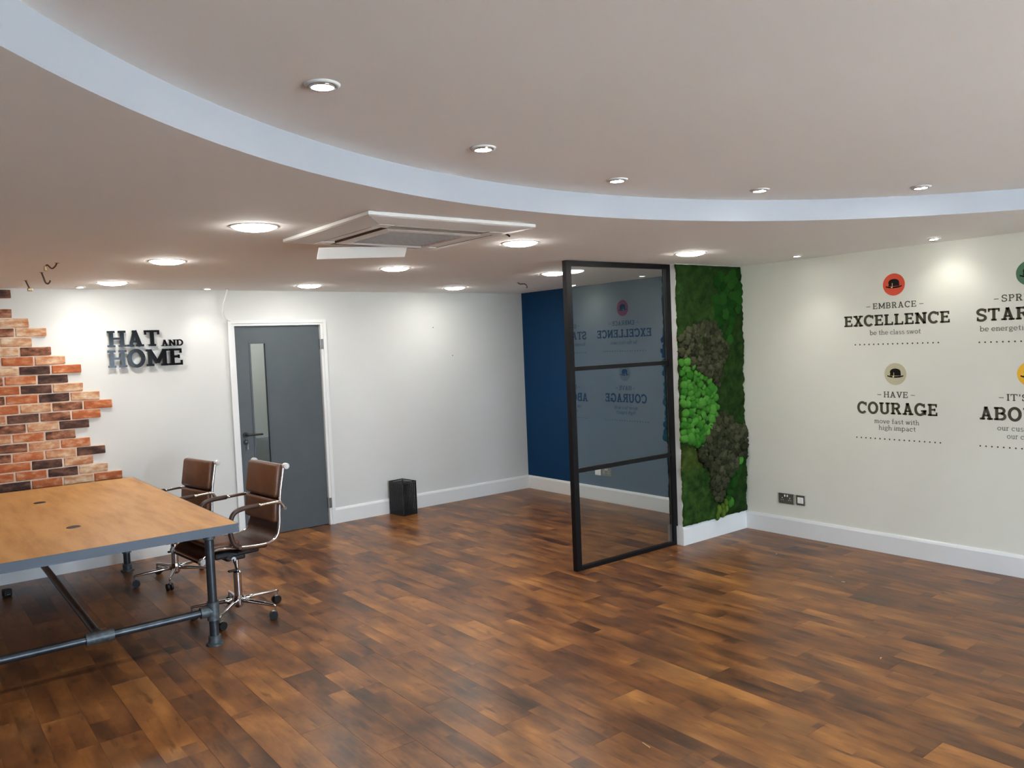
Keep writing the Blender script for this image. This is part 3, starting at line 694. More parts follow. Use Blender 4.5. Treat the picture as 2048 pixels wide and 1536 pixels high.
        g.extend(ribbon(arc(.24, .2, .18, .2 - T_ / 2, 0, 360, 18), S * .85)); w = .5 + F
    elif ch == 's': g.extend(ribbon(arc(.25, X * .74, .17, X * .26 - T_ / 2, 30, 240, 12) + arc(.24, X * .26, .19, X * .26 - T_ / 2, 60, -150, 12), S * .9)); w = .48
    elif ch == 't': g.extend(rc(.14, .14, .14 + S, .92)); bar(.0, .40, X - T_ / 2); g.extend(ribbon(arc(.14 + S / 2 + .13, .16, .13, .16 - T_ / 2, 180, 300, 8), S * .9)); w = .42
    elif ch == 'f': g.extend(rc(.12, 0, .12 + S, .86)); g.extend(ribbon(arc(.12 + S / 2 + .14, .86, .14, .17, 180, 60, 8), S * .9)); bar(.0, .40, X - T_ / 2); g.extend(rc(.04, 0, .14 + S + F, T_)); w = .40
    elif ch == 'i': stem(F, 0, X, tl=1, tr=0); g.extend(rc(F, X + .16, F + S, X + .16 + S)); w = S + 2 * F
    elif ch in 'mnr':
        stem(F, 0, X, tl=1, tr=0); x = F + S
        k = {'m': 2, 'n': 1, 'r': 0}[ch]
        for q in range(k):
            x0 = x + q * .30
            g.extend(ribbon(arc(x0 + .13, X - .22, .155, .20, 170, 0, 12), S * .9)); g.extend(rc(x0 + .285 - S / 2, 0, x0 + .285 + S / 2, X - .2)); g.extend(rc(x0 + .285 - S / 2 - F * .7, 0, x0 + .285 + S / 2 + F * .7, T_))
        if ch == 'r': g.extend(ribbon(arc(x + .14, X - .2, .15, .19, 170, 55, 10), S * .9)); w = x + .26
        else: w = x + .30 * k + S / 2 + F * .5
    elif ch == 'u':
        g.extend(rc(F, .2, F + S, X)); g.extend(rc(0, X - T_, F + S, X)); g.extend(ribbon(arc(F + S / 2 + .16, .2, .16, .2 - T_ / 2, 180, 350, 12), S * .9)); g.extend(rc(F + .34, 0, F + .34 + S, X)); g.extend(rc(F + .26, X - T_, F + .34, X)); g.extend(rc(F + .34, 0, F + .34 + S + F, T_)); w = .34 + S + 2 * F
    elif ch == 'v': g.extend(ribbon([(.06, X), (.27, 0)], S)); g.extend(ribbon([(.27, 0), (.48, X)], S * .85)); g.extend(rc(-.02, X - T_, .16, X)); g.extend(rc(.40, X - T_, .56, X)); w = .54
    elif ch == 'y': g.extend(ribbon([(.06, X), (.28, 0)], S)); g.extend(ribbon([(.50, X), (.22, -.26), (.08, -.28)], S * .85)); g.extend(rc(-.02, X - T_, .16, X)); g.extend(rc(.42, X - T_, .58, X)); w = .56
    elif ch == 'w':
        for q in (0, .34): g.extend(ribbon([(.06 + q, X), (.22 + q, 0)], S)); g.extend(ribbon([(.22 + q, 0), (.40 + q, X)], S * .85))
        g.extend(rc(-.02, X - T_, .16, X)); g.extend(rc(.66, X - T_, .84, X)); w = .82
    elif ch == 'g': 
        g.extend(ribbon(arc(.26, .44, .19, .22, 0, 360, 18), S * .9)); g.extend(ribbon(arc(.27, -.10, .23, .13, 0, 360, 18), S * .85)); g.extend(ribbon([(.14, .28), (.12, .12), (.20, .03)], S * .8)); g.extend(rc(.40, X - T_, .56, X)); w = .56
    elif ch == 'p': stem(F, -.30, X, tr=0); g.extend(ribbon(arc(F + S + .16, X / 2, .23, X / 2 - T_ / 2, 160, -160, 22), S)); w = F + S + .48
    else: w = .30
    return g, w
def layout(text, S, T_, F, sp):
    x = 0; res = []
    for ch in text:
        if ch == ' ': x += .30; continue
        g, w = glyph(ch, S, T_, F); res.append((ch, x, g, w)); x += w + sp
    return res, x - sp

# ------------------------------------------------------------------ wall sign
sign = empty('wall_sign', (1.75, D, 1.66)); tag(sign, 'gloss black raised slab-serif letters reading HAT AND HOME', 'sign')
def sign_word(text, x0, x1, z0, z1, S, y0=-.046, y1=-.028):
    res, W_ = layout(text, S, .13, .085, .03); kx = (x1 - x0) / W_; kz = z1 - z0
    for ch, x, g, w_ in res:
        mb = MB()
        for j, poly in enumerate(g):
            e = .00004 * (j % 7)
            n_ = len(poly); v2 = [((x + p[0]) * kx + x0 - 1.75, p[1] * kz + z0 - 1.66) for p in poly]
            vs = [(a, y0 - e, b) for a, b in v2] + [(a, y1, b) for a, b in v2]
            mb.add(vs, [tuple(range(n_)), tuple(range(2 * n_ - 1, n_ - 1, -1))] + [(i, (i + 1) % n_, n_ + (i + 1) % n_, n_ + i) for i in range(n_)])
        l = mb.build('letter', 'gloss_black', sign); l['label'] = 'black letter %s' % ch
        cx = (x + w_ * .5) * kx + x0 - 1.75
        st = MB()
        for dx in (-.28, .28): st.cyl((cx + dx * w_ * kx, y1, z0 + .1 * kz - 1.66), (cx + dx * w_ * kx, 0, z0 + .1 * kz - 1.66), .003, n=8)
        st.build('standoff', 'satin', l)
sign_word('HAT', 1.450, 1.868, 1.841, 1.979, .20)
sign_word('AND', 1.876, 2.060, 1.838, 1.893, .20)
sign_word('HOME', 1.446, 2.052, 1.668, 1.814, .20)

# ------------------------------------------------------------------ printed mottoes on the right wall
def decal(yc, zc, disc, label, disc_z, lines, dots):
    d = empty('wall_motto', (A, yc, zc)); tag(d, label, 'wall lettering', 'printed mottoes')
    def P(y, z, k): return (-.0008 - .0006 * k, y - yc, z - zc)
    r = .083; n_ = 40
    mb = MB().add([P(yc + r * math.cos(2 * math.pi * i / n_), disc_z + r * math.sin(2 * math.pi * i / n_), 0) for i in range(n_)], [tuple(range(n_))])
    dk = mb.build('emblem_disc', disc, d)
    crown = [(-.042, -.012)] + [(-.042 + .004 * math.sin(math.pi * t), -.012 + .03 * t) for t in (.5, 1)] + [(.040 * math.cos(a), .018 + .024 * math.sin(a)) for a in [math.pi - math.pi * i / 14 for i in range(15)]] + [(.042, -.012)]
    brim = [(-.062, -.008), (-.060, -.018), (-.035, -.026), (0, -.029), (.035, -.026), (.060, -.018), (.062, -.008), (.045, -.013), (0, -.016), (-.045, -.013)]
    mb = MB()
    mb.add([P(yc - u, disc_z + v, 1) for u, v in crown], [tuple(range(len(crown)))])
    for i in range(len(brim) // 2):
        pass
    up = [brim[0], brim[9], brim[8], brim[7], brim[6]]; lo = [brim[1], brim[2], brim[3], brim[4], brim[5]]
    for i in range(4): mb.add([P(yc - u, disc_z + v, 2) for u, v in (lo[i], lo[i + 1], up[i + 1], up[i])], [(0, 1, 2, 3)])
    hat = mb.build('bowler_hat', 'hat', dk)
    hi = [(-.021, -.024), (-.009, -.026), (-.009, .012), (-.013, .012), (-.013, -.016), (-.021, -.016)]
    MB().add([P(yc - u, disc_z + v, 3) for u, v in hi[:2] + [hi[2], hi[3], hi[4], hi[5]]], [(0, 1, 4, 5), (4, 1, 2, 3)]).build('highlight', 'hat_hi', hat)
    for (text, yl, yr, zb, cap, S, m, sp, dash) in lines:
        res, W_ = layout(text, S, S * .72, .075, sp); ku = (yl - yr) / W_
        i0 = 0
        for word in text.split():
            mb = MB()
            for ch, x, g, w_ in res[i0:i0 + len(word)]:
                for poly in g: mb.add([P(yl - (x + p[0]) * ku, zb + p[1] * cap, 1) for p in poly], [tuple(range(len(poly)))])
            i0 += len(word)
            o = mb.build('lettering', m, d); o['label'] = 'printed word %s' % word
        for s in dash or ():
            MB().add([P(y, z, 1) for y, z in ((s, zb + cap * .40), (s - .030, zb + cap * .40), (s - .030, zb + cap * .50), (s, zb + cap * .50))], [(0, 1, 2, 3)]).build('dash', m, d)
    y0, y1, zz = dots; mb = MB()
    for i in range(18):
        y = y0 + (y1 - y0) * i / 17
        mb.add([P(y + .0058 * math.cos(2 * math.pi * k / 12), zz + .0058 * math.sin(2 * math.pi * k / 12), 1) for k in range(12)], [tuple(range(12))])
    o = mb.build('dotted_line', 'ink', d); o['kind'] = 'stuff'
decal(2.922, 1.6, 'disc_red', 'motto EMBRACE EXCELLENCE below a red disc with bowler hat', 2.058,
      [('EMBRACE', 3.086, 2.758, 1.882, .045, .15, 'ink2', .13, (3.137, 2.737)), ('EXCELLENCE', 3.320, 2.522, 1.755, .083, .205, 'ink', .06, None), ('be the class swot', 3.114, 2.728, 1.684, .036, .11, 'ink3', .07, None)], (3.232, 2.606, 1.613))
decal(2.922, .88, 'disc_stone', 'motto HAVE COURAGE below a stone-coloured disc with bowler hat', 1.384,
      [('HAVE', 3.014, 2.829, 1.205, .045, .15, 'ink2', .10, (3.063, 2.809)), ('COURAGE', 3.227, 2.617, 1.077, .089, .205, 'ink', .06, None), ('move fast with', 3.091, 2.750, 1.004, .036, .11, 'ink3', .07, None), ('high impact', 3.057, 2.776, .954, .036, .11, 'ink3', .07, None)], (3.235, 2.602, .884))
decal(2.017, 1.6, 'disc_green', 'motto starting STAR below a green disc, cut by the right edge', 2.058,
      [('SPRINKLE', 2.190, 1.844, 1.879, .046, .15, 'ink2', .12, (2.237, 1.827)), ('STARDUST', 2.350, 1.684, 1.753, .085, .205, 'ink', .06, None), ('be energetic', 2.328, 2.030, 1.682, .036, .11, 'ink3', .07, None)], (2.332, 1.702, 1.607))
decal(2.017, .88, 'disc_yellow', 'motto starting ABO below a yellow disc, cut by the right edge', 1.387,
      [("IT'S ALL", 2.163, 1.871, 1.204, .046, .15, 'ink2', .12, (2.212, 1.852)), ('ABOUT US', 2.335, 1.699, 1.068, .091, .205, 'ink', .06, None), ('our customers', 2.224, 1.906, .998, .036, .11, 'ink3', .07, None), ('our company', 2.165, 1.895, .944, .036, .11, 'ink3', .07, None)], (2.334, 1.702, .882))

# ------------------------------------------------------------------ sockets
def socket(yc, zc, w_, h_, label, kind, plate='plate'):
    t = empty('wall_socket', (A, yc, zc)); tag(t, label, 'socket')
    MB().rbox(.010, w_, h_, .003, 1, Matrix.Translation((-.005, 0, 0))).build('face_plate', plate, t)
    if kind == 'double':
        for s in (-1, 1):
            c = s * w_ * .24
            ins = MB().box(-.0115, -.009, c - .019, c + .019, -.036, .022).build('insert', 'white_plastic' if False else 'plate', t)
            mb = MB().box(-.0125, -.0105, c - .003, c + .003, .002, .012).box(-.0125, -.0105, c - .013, c - .006, -.014, -.009).box(-.0125, -.0105, c + .006, c + .013, -.014, -.009)
            mb.build('pin_hole_shutter', 'white_plastic', ins)
        for s in (-1, 1):
            MB().rbox(.008, .010, .018, .002, 1, Matrix.Translation((-.012, s * .012, .026))).build('rocker_switch', 'white_plastic', t)
    elif kind == 'switch':
        MB().rbox(.008, w_ * .62, h_ * .62, .003, 1, Matrix.Translation((-.011, 0, 0))).build('rocker_switch', 'white_plastic', t)
    return t
socket(3.873, .312, .150, .088, 'double brushed-metal socket low on the right wall', 'double')
socket(3.738, .314, .086, .084, 'single metal-framed white switch beside the double socket', 'switch')
socket(6.037, .322, .150, .086, 'double metal socket on the navy wall behind the glass', 'double')
socket(6.170, .314, .088, .076, 'plain white blank plate on the navy wall behind the glass', 'switch', 'white_plastic')

# ------------------------------------------------------------------ glass screen
gs = empty('glass_screen', (4.53, 4.374, 0), math.radians(-0.8)); tag(gs, 'tall clear glass screen in a black steel frame beside the moss wall', 'glass partition')
sx0, sx1, sd = -.565, PXL - 4.53 - .002, .022
for (a, b) in ((sx0, sx0 + .050), (sx1 - .050, sx1)):
    MB().box(a, b, -sd, sd, 0, H - .002).build('post', 'black_metal', gs)
for (a, b) in ((0, .028), (H - .040, H - .002)): MB().box(sx0 + .05, sx1 - .05, -sd, sd, a, b).build('rail', 'black_metal', gs)
for z in (.757, 1.524): MB().box(sx0 + .05, sx1 - .05, -.018, .018, z - .016, z + .016).build('glazing_bar', 'black_metal', gs)
for (a, b) in ((.028, .741), (.773, 1.508), (1.540, H - .040)):
    MB().add([(sx0 + .05, -.010, a), (sx1 - .05, -.010, a), (sx1 - .05, -.010, b), (sx0 + .05, -.010, b)], [(0, 1, 2, 3)]).build('pane', 'glass', gs)

# ------------------------------------------------------------------ moss wall
MW = A - PXL; MZ0, MZ1 = .158, 2.326
ms = empty('moss_wall_art', (PXL, G, MZ0)); tag(ms, 'living-wall style panel of dark, bright green and brown moss', 'moss wall')
def Z(px): return MZ1 - (px - 52) / (1385. - 52) * (MZ1 - MZ0)
def U(zx, zy): l = 63 + (zy - 50) * .028; r = 407 + (zy - 50) * .022; return (zx - l) / (r - l) * MW
def poly(*pts): return [(U(a, b), Z(b)) for a, b in pts]
def inside(p, pg):
    x, y = p; c = False; j = len(pg) - 1
    for i in range(len(pg)):
        xi, yi = pg[i]; xj, yj = pg[j]
        if (yi > y) != (yj > y) and x < (xj - xi) * (y - yi) / (yj - yi) + xi: c = not c
        j = i
    return c
RG = {'lich1': poly((72, 395), (150, 365), (250, 345), (310, 455), (325, 480), (300, 560), (282, 610), (265, 680), (225, 640), (180, 590), (120, 560), (78, 510)),
      'bright': poly((73, 512), (100, 520), (130, 560), (165, 610), (215, 645), (250, 685), (268, 800), (245, 880), (205, 930), (180, 1000), (145, 965), (85, 930)),
      'lich2': poly((270, 825), (320, 850), (335, 905), (440, 915), (447, 1050), (395, 1075), (362, 1130), (318, 1200), (265, 1300), (238, 1250), (225, 1120), (165, 1030), (190, 955), (235, 890)),
      'green': poly((265, 110), (340, 85), (408, 90), (405, 240), (380, 315), (350, 330), (335, 445), (315, 470), (290, 390), (255, 300)),
      'chain': poly((365, 1085), (435, 1060), (430, 1110), (392, 1130), (370, 1240), (345, 1275), (345, 1350), (318, 1362), (245, 1385), (250, 1320), (300, 1270), (330, 1180))}
FL = {'left_low': poly((0, 930), (180, 1000), (240, 1120), (250, 1420), (0, 1420)), 'left_top': poly((0, 0), (265, 0), (265, 320), (300, 480), (0, 520))}
nu, nz = 60, 150
def hgt(u, z):
    return .026 + .020 * noise.noise((u * 9, z * 9, 1.3)) + .014 * noise.noise((u * 26, z * 26, 4.1)) + .007 * noise.noise((u * 70, z * 70, 9))
def gridpt(i, j):
    u = MW * i / nu; z = MZ0 + (MZ1 - MZ0) * j / nz
    if i == 0: u += -.004 + .018 * noise.noise((z * 14, 2.2, 0)) + .008 * noise.noise((z * 50, 7, 0))
    if i == nu: u = MW - .006 - abs(.006 * noise.noise((z * 30, 5, 0)))
    if j == 0: z += .006 * noise.noise((u * 40, 1, 3))
    return u, z
parts = {'dark': MB(), 'olive': MB(), 'mid': MB()}; cells = {}
for i in range(nu):
    for j in range(nz):
        uc, zc_ = MW * (i + .5) / nu, MZ0 + (MZ1 - MZ0) * (j + .5) / nz
        wob = (uc + .03 * noise.noise((uc * 7, zc_ * 7, 0)), zc_ + .03 * noise.noise((uc * 7, zc_ * 7, 5)))
        if inside(wob, FL['left_low']): k = 'olive' if (zc_ > .62 and zc_ < .85 and uc < .30) else 'mid'
        elif inside(wob, FL['left_top']): k = 'mid' if noise.noise((uc * 3, zc_ * 3, 8)) > .25 else 'dark'
        else: k = 'dark'
        cells[(i, j)] = k
for k, mb in parts.items():
    idx = {}; faces = []
    def vid(i, j, back):
        key = (i, j, back)
        if key not in idx:
            u, z = gridpt(i, j); y = 0 if back else -hgt(u, z) * (.55 if i in (0, nu) or j in (0, nz) else 1)
            idx[key] = len(mb.v); mb.v.append((u, y, z - MZ0))
        return idx[key]
    for (i, j), kk in cells.items():
        if kk != k: continue
        mb.f.append((vid(i, j, 0), vid(i + 1, j, 0), vid(i + 1, j + 1, 0), vid(i, j + 1, 0)))
        for (di, dj, e) in ((-1, 0, ((i, j), (i, j + 1))), (1, 0, ((i + 1, j), (i + 1, j + 1))), (0, -1, ((i, j), (i + 1, j))), (0, 1, ((i, j + 1), (i + 1, j + 1)))):
            if not (0 <= i + di < nu and 0 <= j + dj < nz):
                a, b = e; mb.f.append((vid(*a, 0), vid(*b, 0), vid(*b, 1), vid(*a, 1)))
    if mb.f:
        o = mb.build('flat_moss', {'dark': 'moss_dark', 'olive': 'moss_olive', 'mid': 'moss_mid'}[k], ms, smooth=True)
        o['label'] = {'dark': 'dark green flat moss', 'olive': 'olive flat moss', 'mid': 'mid green flat moss'}[k]; o['kind'] = 'stuff'
def blob(name, m, sub, amp, fr, seed, flat):
    bm = bmesh.new(); bmesh.ops.create_icosphere(bm, subdivisions=sub, radius=1.0)
    for v in bm.verts:
        d = 1 + amp * noise.noise(v.co * fr + Vector((seed * 3.1, seed, 0))) + amp * .5 * noise.noise(v.co * fr * 2.3 + Vector((seed, 9, seed)))
        v.co = v.co * d; v.co.y *= flat
    me = bpy.data.meshes.new(name); bm.to_mesh(me); bm.free(); me.materials.append(M[m])
    for p in me.polygons: p.use_smooth = True
    return me
def scatter(region, n_try, r0, r1, meshes, name, tight, ysink, limit):
    pts = []
    us = [p[0] for p in region]; zs = [p[1] for p in region]
    for _ in range(n_try):
        u = R.uniform(min(us), max(us)); z = R.uniform(min(zs), max(zs)); r = R.uniform(r0, r1)
        if not inside((u, z), region) or u < r * .3: continue
        if u > MW - r * .8: continue
        if any((u - a) ** 2 + (z - b) ** 2 < ((r + c) * tight) ** 2 for a, b, c in pts): continue
        pts.append((u, z, r))
        if len(pts) >= limit: break
    for u, z, r in pts:
        o = bpy.data.objects.new(name, R.choice(meshes)); C.objects.link(o); o.parent = ms
        o.location = (u, -.018 - r * ysink, z - MZ0); o.scale = (r * R.uniform(.9, 1.12), r, r * R.uniform(.95, 1.25)); o.rotation_euler = (R.uniform(-.2, .2), R.uniform(0, 6.28), R.uniform(-.2, .2))
    return len(pts)
cb = [blob('cushion_bright', 'moss_bright', 3, .10, 1.6, s, .8) for s in range(3)]
cg_ = [blob('cushion_green', 'moss_green', 3, .12, 1.6, s, .6) for s in range(3)]
cy_ = [blob('cushion_yellow', 'moss_yellow', 3, .10, 1.6, s, .8) for s in range(2)]
li = [blob('lichen', 'lichen', 3, .62, 3.4, s, .8) for s in range(5)]
scatter(RG['bright'], 12000, .026, .050, cb, 'moss_cushion', .70, .20, 95)
scatter(RG['green'], 6000, .040, .066, cg_, 'moss_cushion', .58, -.12, 55)
chain_y = poly((270, 1340), (290, 1330), (308, 1310), (262, 1372), (292, 1362), (310, 1345))
for (u, z) in chain_y:
    o = bpy.data.objects.new('moss_cushion', R.choice(cy_)); C.objects.link(o); o.parent = ms; o.location = (u, -.028, z - MZ0); r = R.uniform(.024, .034); o.scale = (r * .8, r, r * 1.3)
for (u, z), r in zip(poly((410, 1082), (385, 1100), (378, 1140), (352, 1212), (330, 1262), (333, 1315), (322, 1290), (340, 1165)), (.045, .045, .05, .058, .04, .042, .036, .045)):
    o = bpy.data.objects.new('moss_cushion', R.choice(cg_ + cb)); C.objects.link(o); o.parent = ms; o.location = (u, -.026, z - MZ0); o.scale = (r * .85, r, r * 1.15); o.rotation_euler = (0, R.uniform(0, 6), 0)
scatter(RG['lich1'], 9000, .020, .040, li, 'lichen_clump', .62, .35, 140)
scatter(RG['lich2'], 9000, .022, .044, li, 'lichen_clump', .62, .45, 160)

# a few dry moss fibres dropped on the floor
for k, (x, y, a) in enumerate(((5.36, 3.58, .4), (5.11, 2.97, 1.2), (5.06, 2.85, 2.0), (3.98, 2.05, .3), (2.42, 2.25, 1.4))):
    lab = ('tiny dry moss fibre on the floor closest to the partition skirting', 'tiny dry moss fibre, left of a pair on the floor', 'tiny dry moss fibre, right of a pair on the floor', 'dry moss fibre alone on the floor at the right', 'longest dry moss fibre at the bottom of the picture')[k]
    L_ = .022 if k < 4 else .05
    c, s = math.cos(a), math.sin(a)
    o = MB().tube(smooth_path([(0, 0, .002), (L_ * .4 * c - .004 * s, L_ * .4 * s + .004 * c, .005), (L_ * c, L_ * s, .002)], 4), .0017, 5).build('moss_fibre', 'fragment', smooth=True)
    o.location = (x, y, .0005); tag(o, lab, 'moss fibre', 'moss fibres dropped on the floor')

# ------------------------------------------------------------------ table
TX0, TX1, TY0, TY1, TZ = .09, 1.552, 4.635, 7.21, .745
tb = empty('conference_table', ((TX0 + TX1) / 2, (TY0 + TY1) / 2, 0)); tag(tb, 'large oak-topped table on dark steel scaffold-pipe legs', 'table')
ox, oy = tb.location.x, tb.location.y
hx_, hy_ = (TX1 - TX0) / 2, (TY1 - TY0) / 2
top = MB().box(-hx_ + .006, hx_ - .006, -hy_ + .006, hy_ - .006, TZ - .03, TZ).build('tabletop', 'top', tb)
e = MB(); eh = .052
e.box(-hx_, hx_, -hy_, -hy_ + .006, TZ - eh, TZ - .001).box(-hx_, hx_, hy_ - .006, hy_, TZ - eh, TZ - .001).box(-hx_, -hx_ + .006, -hy_ + .006, hy_ - .006, TZ - eh, TZ - .001).box(hx_ - .006, hx_, -hy_ + .006, hy_ - .006, TZ - eh, TZ - .001)
e.box(-hx_ + .006, -hx_ + .05, -hy_ + .006, hy_ - .006, TZ - eh, TZ - eh + .005).box(hx_ - .05, hx_ - .006, -hy_ + .006, hy_ - .006, TZ - eh, TZ - eh + .005)
e.build('edge_band', 'edge', tb)
for (x, y) in ((.775, 6.46), (.803, 5.32)):
    MB().lathe([(.0005, .0012), (.030, .0012), (.036, .003), (.040, .0)], c=(x - ox, y - oy, TZ), n=24).build('cable_grommet', 'blackp', top, smooth=True)
lgx, ly_n, ly_f, rz_ = 1.435, 4.83, 7.06, .205
lx2 = TX0 + TX1 - lgx
for (x, y) in ((lgx, ly_n), (lx2, ly_n), (lgx, ly_f), (lx2, ly_f)):
    l = MB().cyl((x - ox, y - oy, .012), (x - ox, y - oy, TZ - .03), .0265, n=20).build('leg', 'pipe', tb, angle=.6)
    MB().lathe([(.0005, 0), (.052, 0), (.052, .010), (.036, .014), (.036, .055), (.0275, .058)], c=(x - ox, y - oy, 0), n=24).build('foot_flange', 'cast', l, angle=.5)
    MB().lathe([(.0275, TZ - .11), (.034, TZ - .105), (.034, TZ - .045), (.055, TZ - .042), (.055, TZ - .031)], c=(x - ox, y - oy, 0), n=24).build('top_flange', 'cast', l, angle=.5)
    tee = MB().cyl((x - ox, y - oy, rz_ - .055), (x - ox, y - oy, rz_ + .055), .036, n=20)
    sgn = -1 if x > ox else 1
    tee.cyl((x - ox, y - oy, rz_), (x - ox + sgn * .075, y - oy, rz_), .034, n=20)
    tee.build('tee_fitting', 'cast', l, angle=.5)
for y in (ly_n, ly_f):
    MB().cyl((lx2 - ox + .05, y - oy, rz_), (lgx - ox - .05, y - oy, rz_), .0225, n=20).build('cross_rail', 'pipe', tb, angle=.6)
    s_ = 1 if y < oy else -1
    mb = MB().cyl((.82 - ox - .07, y - oy, rz_), (.82 - ox + .07, y - oy, rz_), .033, n=20); mb.cyl((.82 - ox, y - oy, rz_), (.82 - ox, y - oy + s_ * .07, rz_), .032, n=20)
    mb.build('centre_tee', 'cast', tb, angle=.5)
MB().cyl((.82 - ox, ly_n - oy + .05, rz_), (.82 - ox, ly_f - oy - .05, rz_), .0225, n=20).build('long_rail', 'pipe', tb, angle=.6)

# small black box on the floor under the table
t = empty('plug_adaptor', (.585, 6.98, 0), .3); tag(t, 'small black plug box on the floor under the table', 'plug')
MB().rbox(.055, .055, .055, .008, 2, Matrix.Translation((0, 0, .0285))).build('casing', 'blackp', t)
MB().box(-.012, .012, -.029, -.0265, .015, .020).build('slot', 'satin', t)

# ------------------------------------------------------------------ office chairs
def make_chair(s, caster_off):
    """s = seat height; local +X is forward"""
    t = empty('office_chair')
    prof = [(.328, s - .056), (.292, s - .012), (.22, s + .012), (.10, s + .002), (-.05, s - .012), (-.14, s - .008), (-.188, s + .022), (-.210, s + .09), (-.216, s + .18), (-.228, s + .30), (-.248, s + .41), (-.262, s + .485)]
    path = smooth_path([(x, 0, z) for x, z in prof], 5)
    # sling
    mb = MB(); W_ = .208; k = len(path); vs = []
    for i, p in enumerate(path):
        a, b = path[max(i - 1, 0)], path[min(i + 1, k - 1)]; d = (b - a).normalized(); nn = Vector((d.z, 0, -d.x)) * .006
        for q, yy in ((p + nn, -W_), (p + nn, W_), (p - nn, W_), (p - nn, -W_)): vs.append((q.x, yy, q.z))
    fs = [(i * 4 + j, i * 4 + (j + 1) % 4, i * 4 + 4 + (j + 1) % 4, i * 4 + 4 + j) for i in range(k - 1) for j in range(4)] + [(0, 1, 2, 3), tuple((k - 1) * 4 + j for j in (3, 2, 1, 0))]
    mb.add(vs, fs).build('sling', 'leather_d', t, angle=.8)
    # pads
    def pad(name, x0, z0, x1, z1, th, wd, m='leather'):
        a, b = Vector((x0, 0, z0)), Vector((x1, 0, z1)); d = b - a; c = (a + b) / 2; ang = math.atan2(d.z, d.x)
        mt = Matrix.Translation(c) @ Matrix.Rotation(-ang, 4, 'Y') @ Matrix.Translation((0, 0, -th / 2 if ang > .9 else th / 2))
        mb = MB().rbox(d.length, wd, th, th * .46, 4, mt)
        o = mb.build(name, m, t, smooth=True); return o
    back = pad('backrest', -.226, s + .268, -.262, s + .488, .050, .432)
    p2 = pad('lumbar_pad', -.210, s + .105, -.224, s + .262, .044, .432)
    p3 = pad('seat', .255, s + .004, .06, s + .004, .040, .420)
    p4 = pad('rear_seat_pad', .055, s + .000, -.130, s - .008, .036, .420, 'leather_d')
    # side rails, cross bars, knobs
    for sy in (-1, 1):
        MB().tube([(p.x, sy * .218, p.z) for p in path], .0105, 10).build('side_rail', 'chrome', t, smooth=True)
        ap = [(-.236, s + .208), (-.222, s + .232), (-.190, s + .252), (-.06, s + .250)]
        MB().tube(smooth_path([(x, sy * .245, z) for x, z in ap], 6), .011, 10).build('armrest', 'chrome', t, smooth=True)
        ap2 = [(-.06, s + .250), (.05, s + .246), (.108, s + .222), (.132, s + .16), (.132, s + .09), (.112, s + .028), (.075, s + .002)]
        MB().tube(smooth_path([(x, sy * .245, z) for x, z in ap2], 6), .0155, 12).build('arm_sleeve', 'leather_d', t, smooth=True)
        MB().cyl((.080, sy * .212, s + .004), (.080, sy * .260, s + .004), .010, n=12).build('arm_bolt', 'chrome', t, angle=.6)
        MB().cyl((-.238, sy * .208, s + .205), (-.238, sy * .262, s + .205), .012, n=14).build('arm_bolt', 'chrome', t, angle=.6)
    for (x, z) in ((-.270, s + .478), (.318, s - .040)):
        bar_ = MB().cyl((x, -.222, z), (x, .222, z), .009, n=12).build('cross_bar', 'chrome', t, angle=.6)
        for sy in (-1, 1): MB().lathe([(.0005, .034), (.008, .034), (.010, .031), (.018, .031), (.0205, .027), (.0205, .0), (.0005, .0)], n=20, mtx=Matrix.Translation((x, sy * .220, z)) @ Matrix.Rotation(-sy * math.pi / 2, 4, 'X')).build('end_knob', 'knob', bar_, angle=.6)
    MB().rbox(.10, .008, .11, .003, 1, Matrix.Translation((-.268, .14, s + .33)) @ Matrix.Rotation(-.15, 4, 'Y')).build('maker_tag', 'white_plastic', t) if False else None
    # mechanism
    m_ = MB().rbox(.30, .15, .042, .012, 2, Matrix.Translation((.02, 0, s - .072)))
    for a in (-1, 1): m_.rbox(.06, .40, .014, .005, 1, Matrix.Translation((a * .11, 0, s - .040)) @ Matrix.Rotation(a * .35, 4, 'Z'))
    m_.rbox(.13, .095, .05, .01, 2, Matrix.Translation((.02, 0, s - .100)))
    mech = m_.build('mechanism', 'blackp', t)
    MB().tube(smooth_path([(.05, .06, s - .085), (.09, .17, s - .10), (.10, .235, s - .135), (.14, .275, s - .125)], 5), .0045, 8).build('lever', 'blackp', mech, smooth=True)
    MB().rbox(.050, .026, .012, .005, 1, Matrix.Translation((.155, .285, s - .122))).build('lever_paddle', 'blackp', mech)
    MB().cyl((.075, .05, s - .092), (.075, .135, s - .092), .016, n=18).build('tension_knob', 'knob', mech, angle=.6)
    # column and base
    MB().cyl((0, 0, .24), (0, 0, s - .11), .014, n=16).build('gas_lift', 'chrome', t, angle=.6)
    MB().lathe([(.0005, .07), (.026, .07), (.026, .29), (.018, .30), (.0005, .30)], n=20).build('lift_sleeve', 'chrome', t, angle=.5)
    base = MB().lathe([(.0005, .055), (.022, .055), (.036, .075), (.038, .115), (.028, .135), (.0005, .135)], n=24).build('base_hub', 'chrome', t, angle=.5)
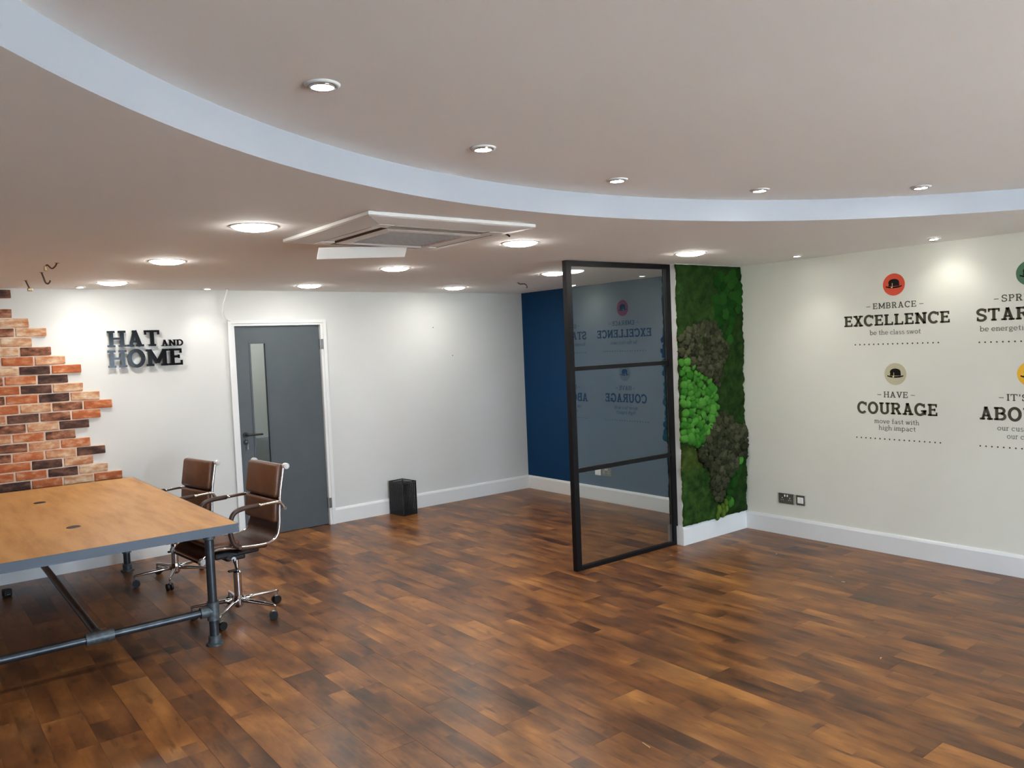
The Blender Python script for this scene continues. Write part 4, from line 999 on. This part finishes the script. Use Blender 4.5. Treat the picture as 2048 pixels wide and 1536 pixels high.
    for q in range(5):
        a = math.radians(caster_off + 72 * q); rz = Matrix.Rotation(a, 4, 'Z')
        lg = MB().tube([rz @ Vector(v) for v in ((.02, 0, .104), (.10, 0, .100), (.20, 0, .094), (.285, 0, .088), (.302, 0, .086))], .012, 10, radii=[.017, .0145, .0115, .009, .007]).build('base_leg', 'chrome', t, smooth=True)
        cm = rz @ Matrix.Translation((.296, 0, 0)) @ Matrix.Rotation(R.uniform(-.9, .9), 4, 'Z')
        cs = MB()
        for sy in (-1, 1): cs.cyl(cm @ Vector((-.012, sy * .007, .0275)), cm @ Vector((-.012, sy * .021, .0275)), .027, n=20)
        wheel = cs.build('caster', 'blackp', lg, angle=.6)
        fk = MB().cyl(cm @ Vector((0, 0, .05)), cm @ Vector((0, 0, .08)), .0055, n=8); fk.rbox(.034, .012, .012, .004, 1, cm @ Matrix.Translation((-.008, 0, .052)))
        fk.build('caster_fork', 'satin', lg)
    return t
c1 = make_chair(.505, 12 - 185); c1.location = (1.733, 5.262, 0); c1.rotation_euler = (0, 0, math.radians(185))
tag(c1, 'brown leather office chair with chrome arms, nearer one in front of the grey door', 'chair', 'office chairs at the table')
c2 = make_chair(.422, 31 - 190); c2.location = (1.655, 6.46, 0); c2.rotation_euler = (0, 0, math.radians(190))
tag(c2, 'brown leather office chair farther back, against the white wall', 'chair', 'office chairs at the table')

# ------------------------------------------------------------------ waste bin
bn = empty('waste_bin', (4.150, 7.232, 0), math.radians(8)); tag(bn, 'black wire-mesh waste bin against the skirting board', 'bin')
bw, bdp, bh = .088, .112, .345
for (x0, x1, y0, y1, axis) in ((-bw, bw, -bdp, -bdp, 0), (-bw, bw, bdp, bdp, 0), (-bw, -bw, -bdp, bdp, 1), (bw, bw, -bdp, bdp, 1)):
    mb = MB(); L_ = (x1 - x0) if axis == 0 else (y1 - y0); nn = int(L_ / .0062); tw = .0013
    for k in range(nn + 1):
        if axis == 0: x = x0 + L_ * k / nn; mb.box(x - tw, x + tw, y0 - tw / 2, y0 + tw / 2, .02, bh - .01)
        else: y = y0 + L_ * k / nn; mb.box(x0 - tw / 2, x0 + tw / 2, y - tw, y + tw, .02, bh - .01)
    for k in range(int(bh / .0065)):
        z = .02 + k * .0065
        if z > bh - .01: break
        if axis == 0: mb.box(x0, x1, y0 - tw, y0, z - tw, z + tw)
        else: mb.box(x0 - tw, x0, y0, y1, z - tw, z + tw)
    mb.build('mesh_panel', 'blackp', bn)
rim = MB().tube([(-bw, -bdp, bh), (bw, -bdp, bh), (bw, bdp, bh), (-bw, bdp, bh), (-bw, -bdp, bh)], .006, 8); rim.build('rim', 'blackp', bn)
MB().box(-bw, bw, -bdp, bdp, 0, .02).build('base', 'blackp', bn)
for (x, y) in ((-bw, -bdp), (bw, -bdp), (bw, bdp), (-bw, bdp)): MB().cyl((x, y, .0), (x, y, bh), .0045, n=8).build('corner_wire', 'blackp', bn)

# small marks on the back wall
for (x, z, lab) in ((4.708, 1.95, 'small dark screw hole higher on the back wall'), (4.948, 1.633, 'small dark screw hole lower on the back wall')):
    t = MB().cyl((0, 0, 0), (0, -.004, 0), .005, n=10).cyl((0, -.004, 0), (0, -.006, 0), .0025, n=8).build('wall_plug', 'cable_dark'); t.location = (x, D, z); tag(t, lab, 'wall plug')
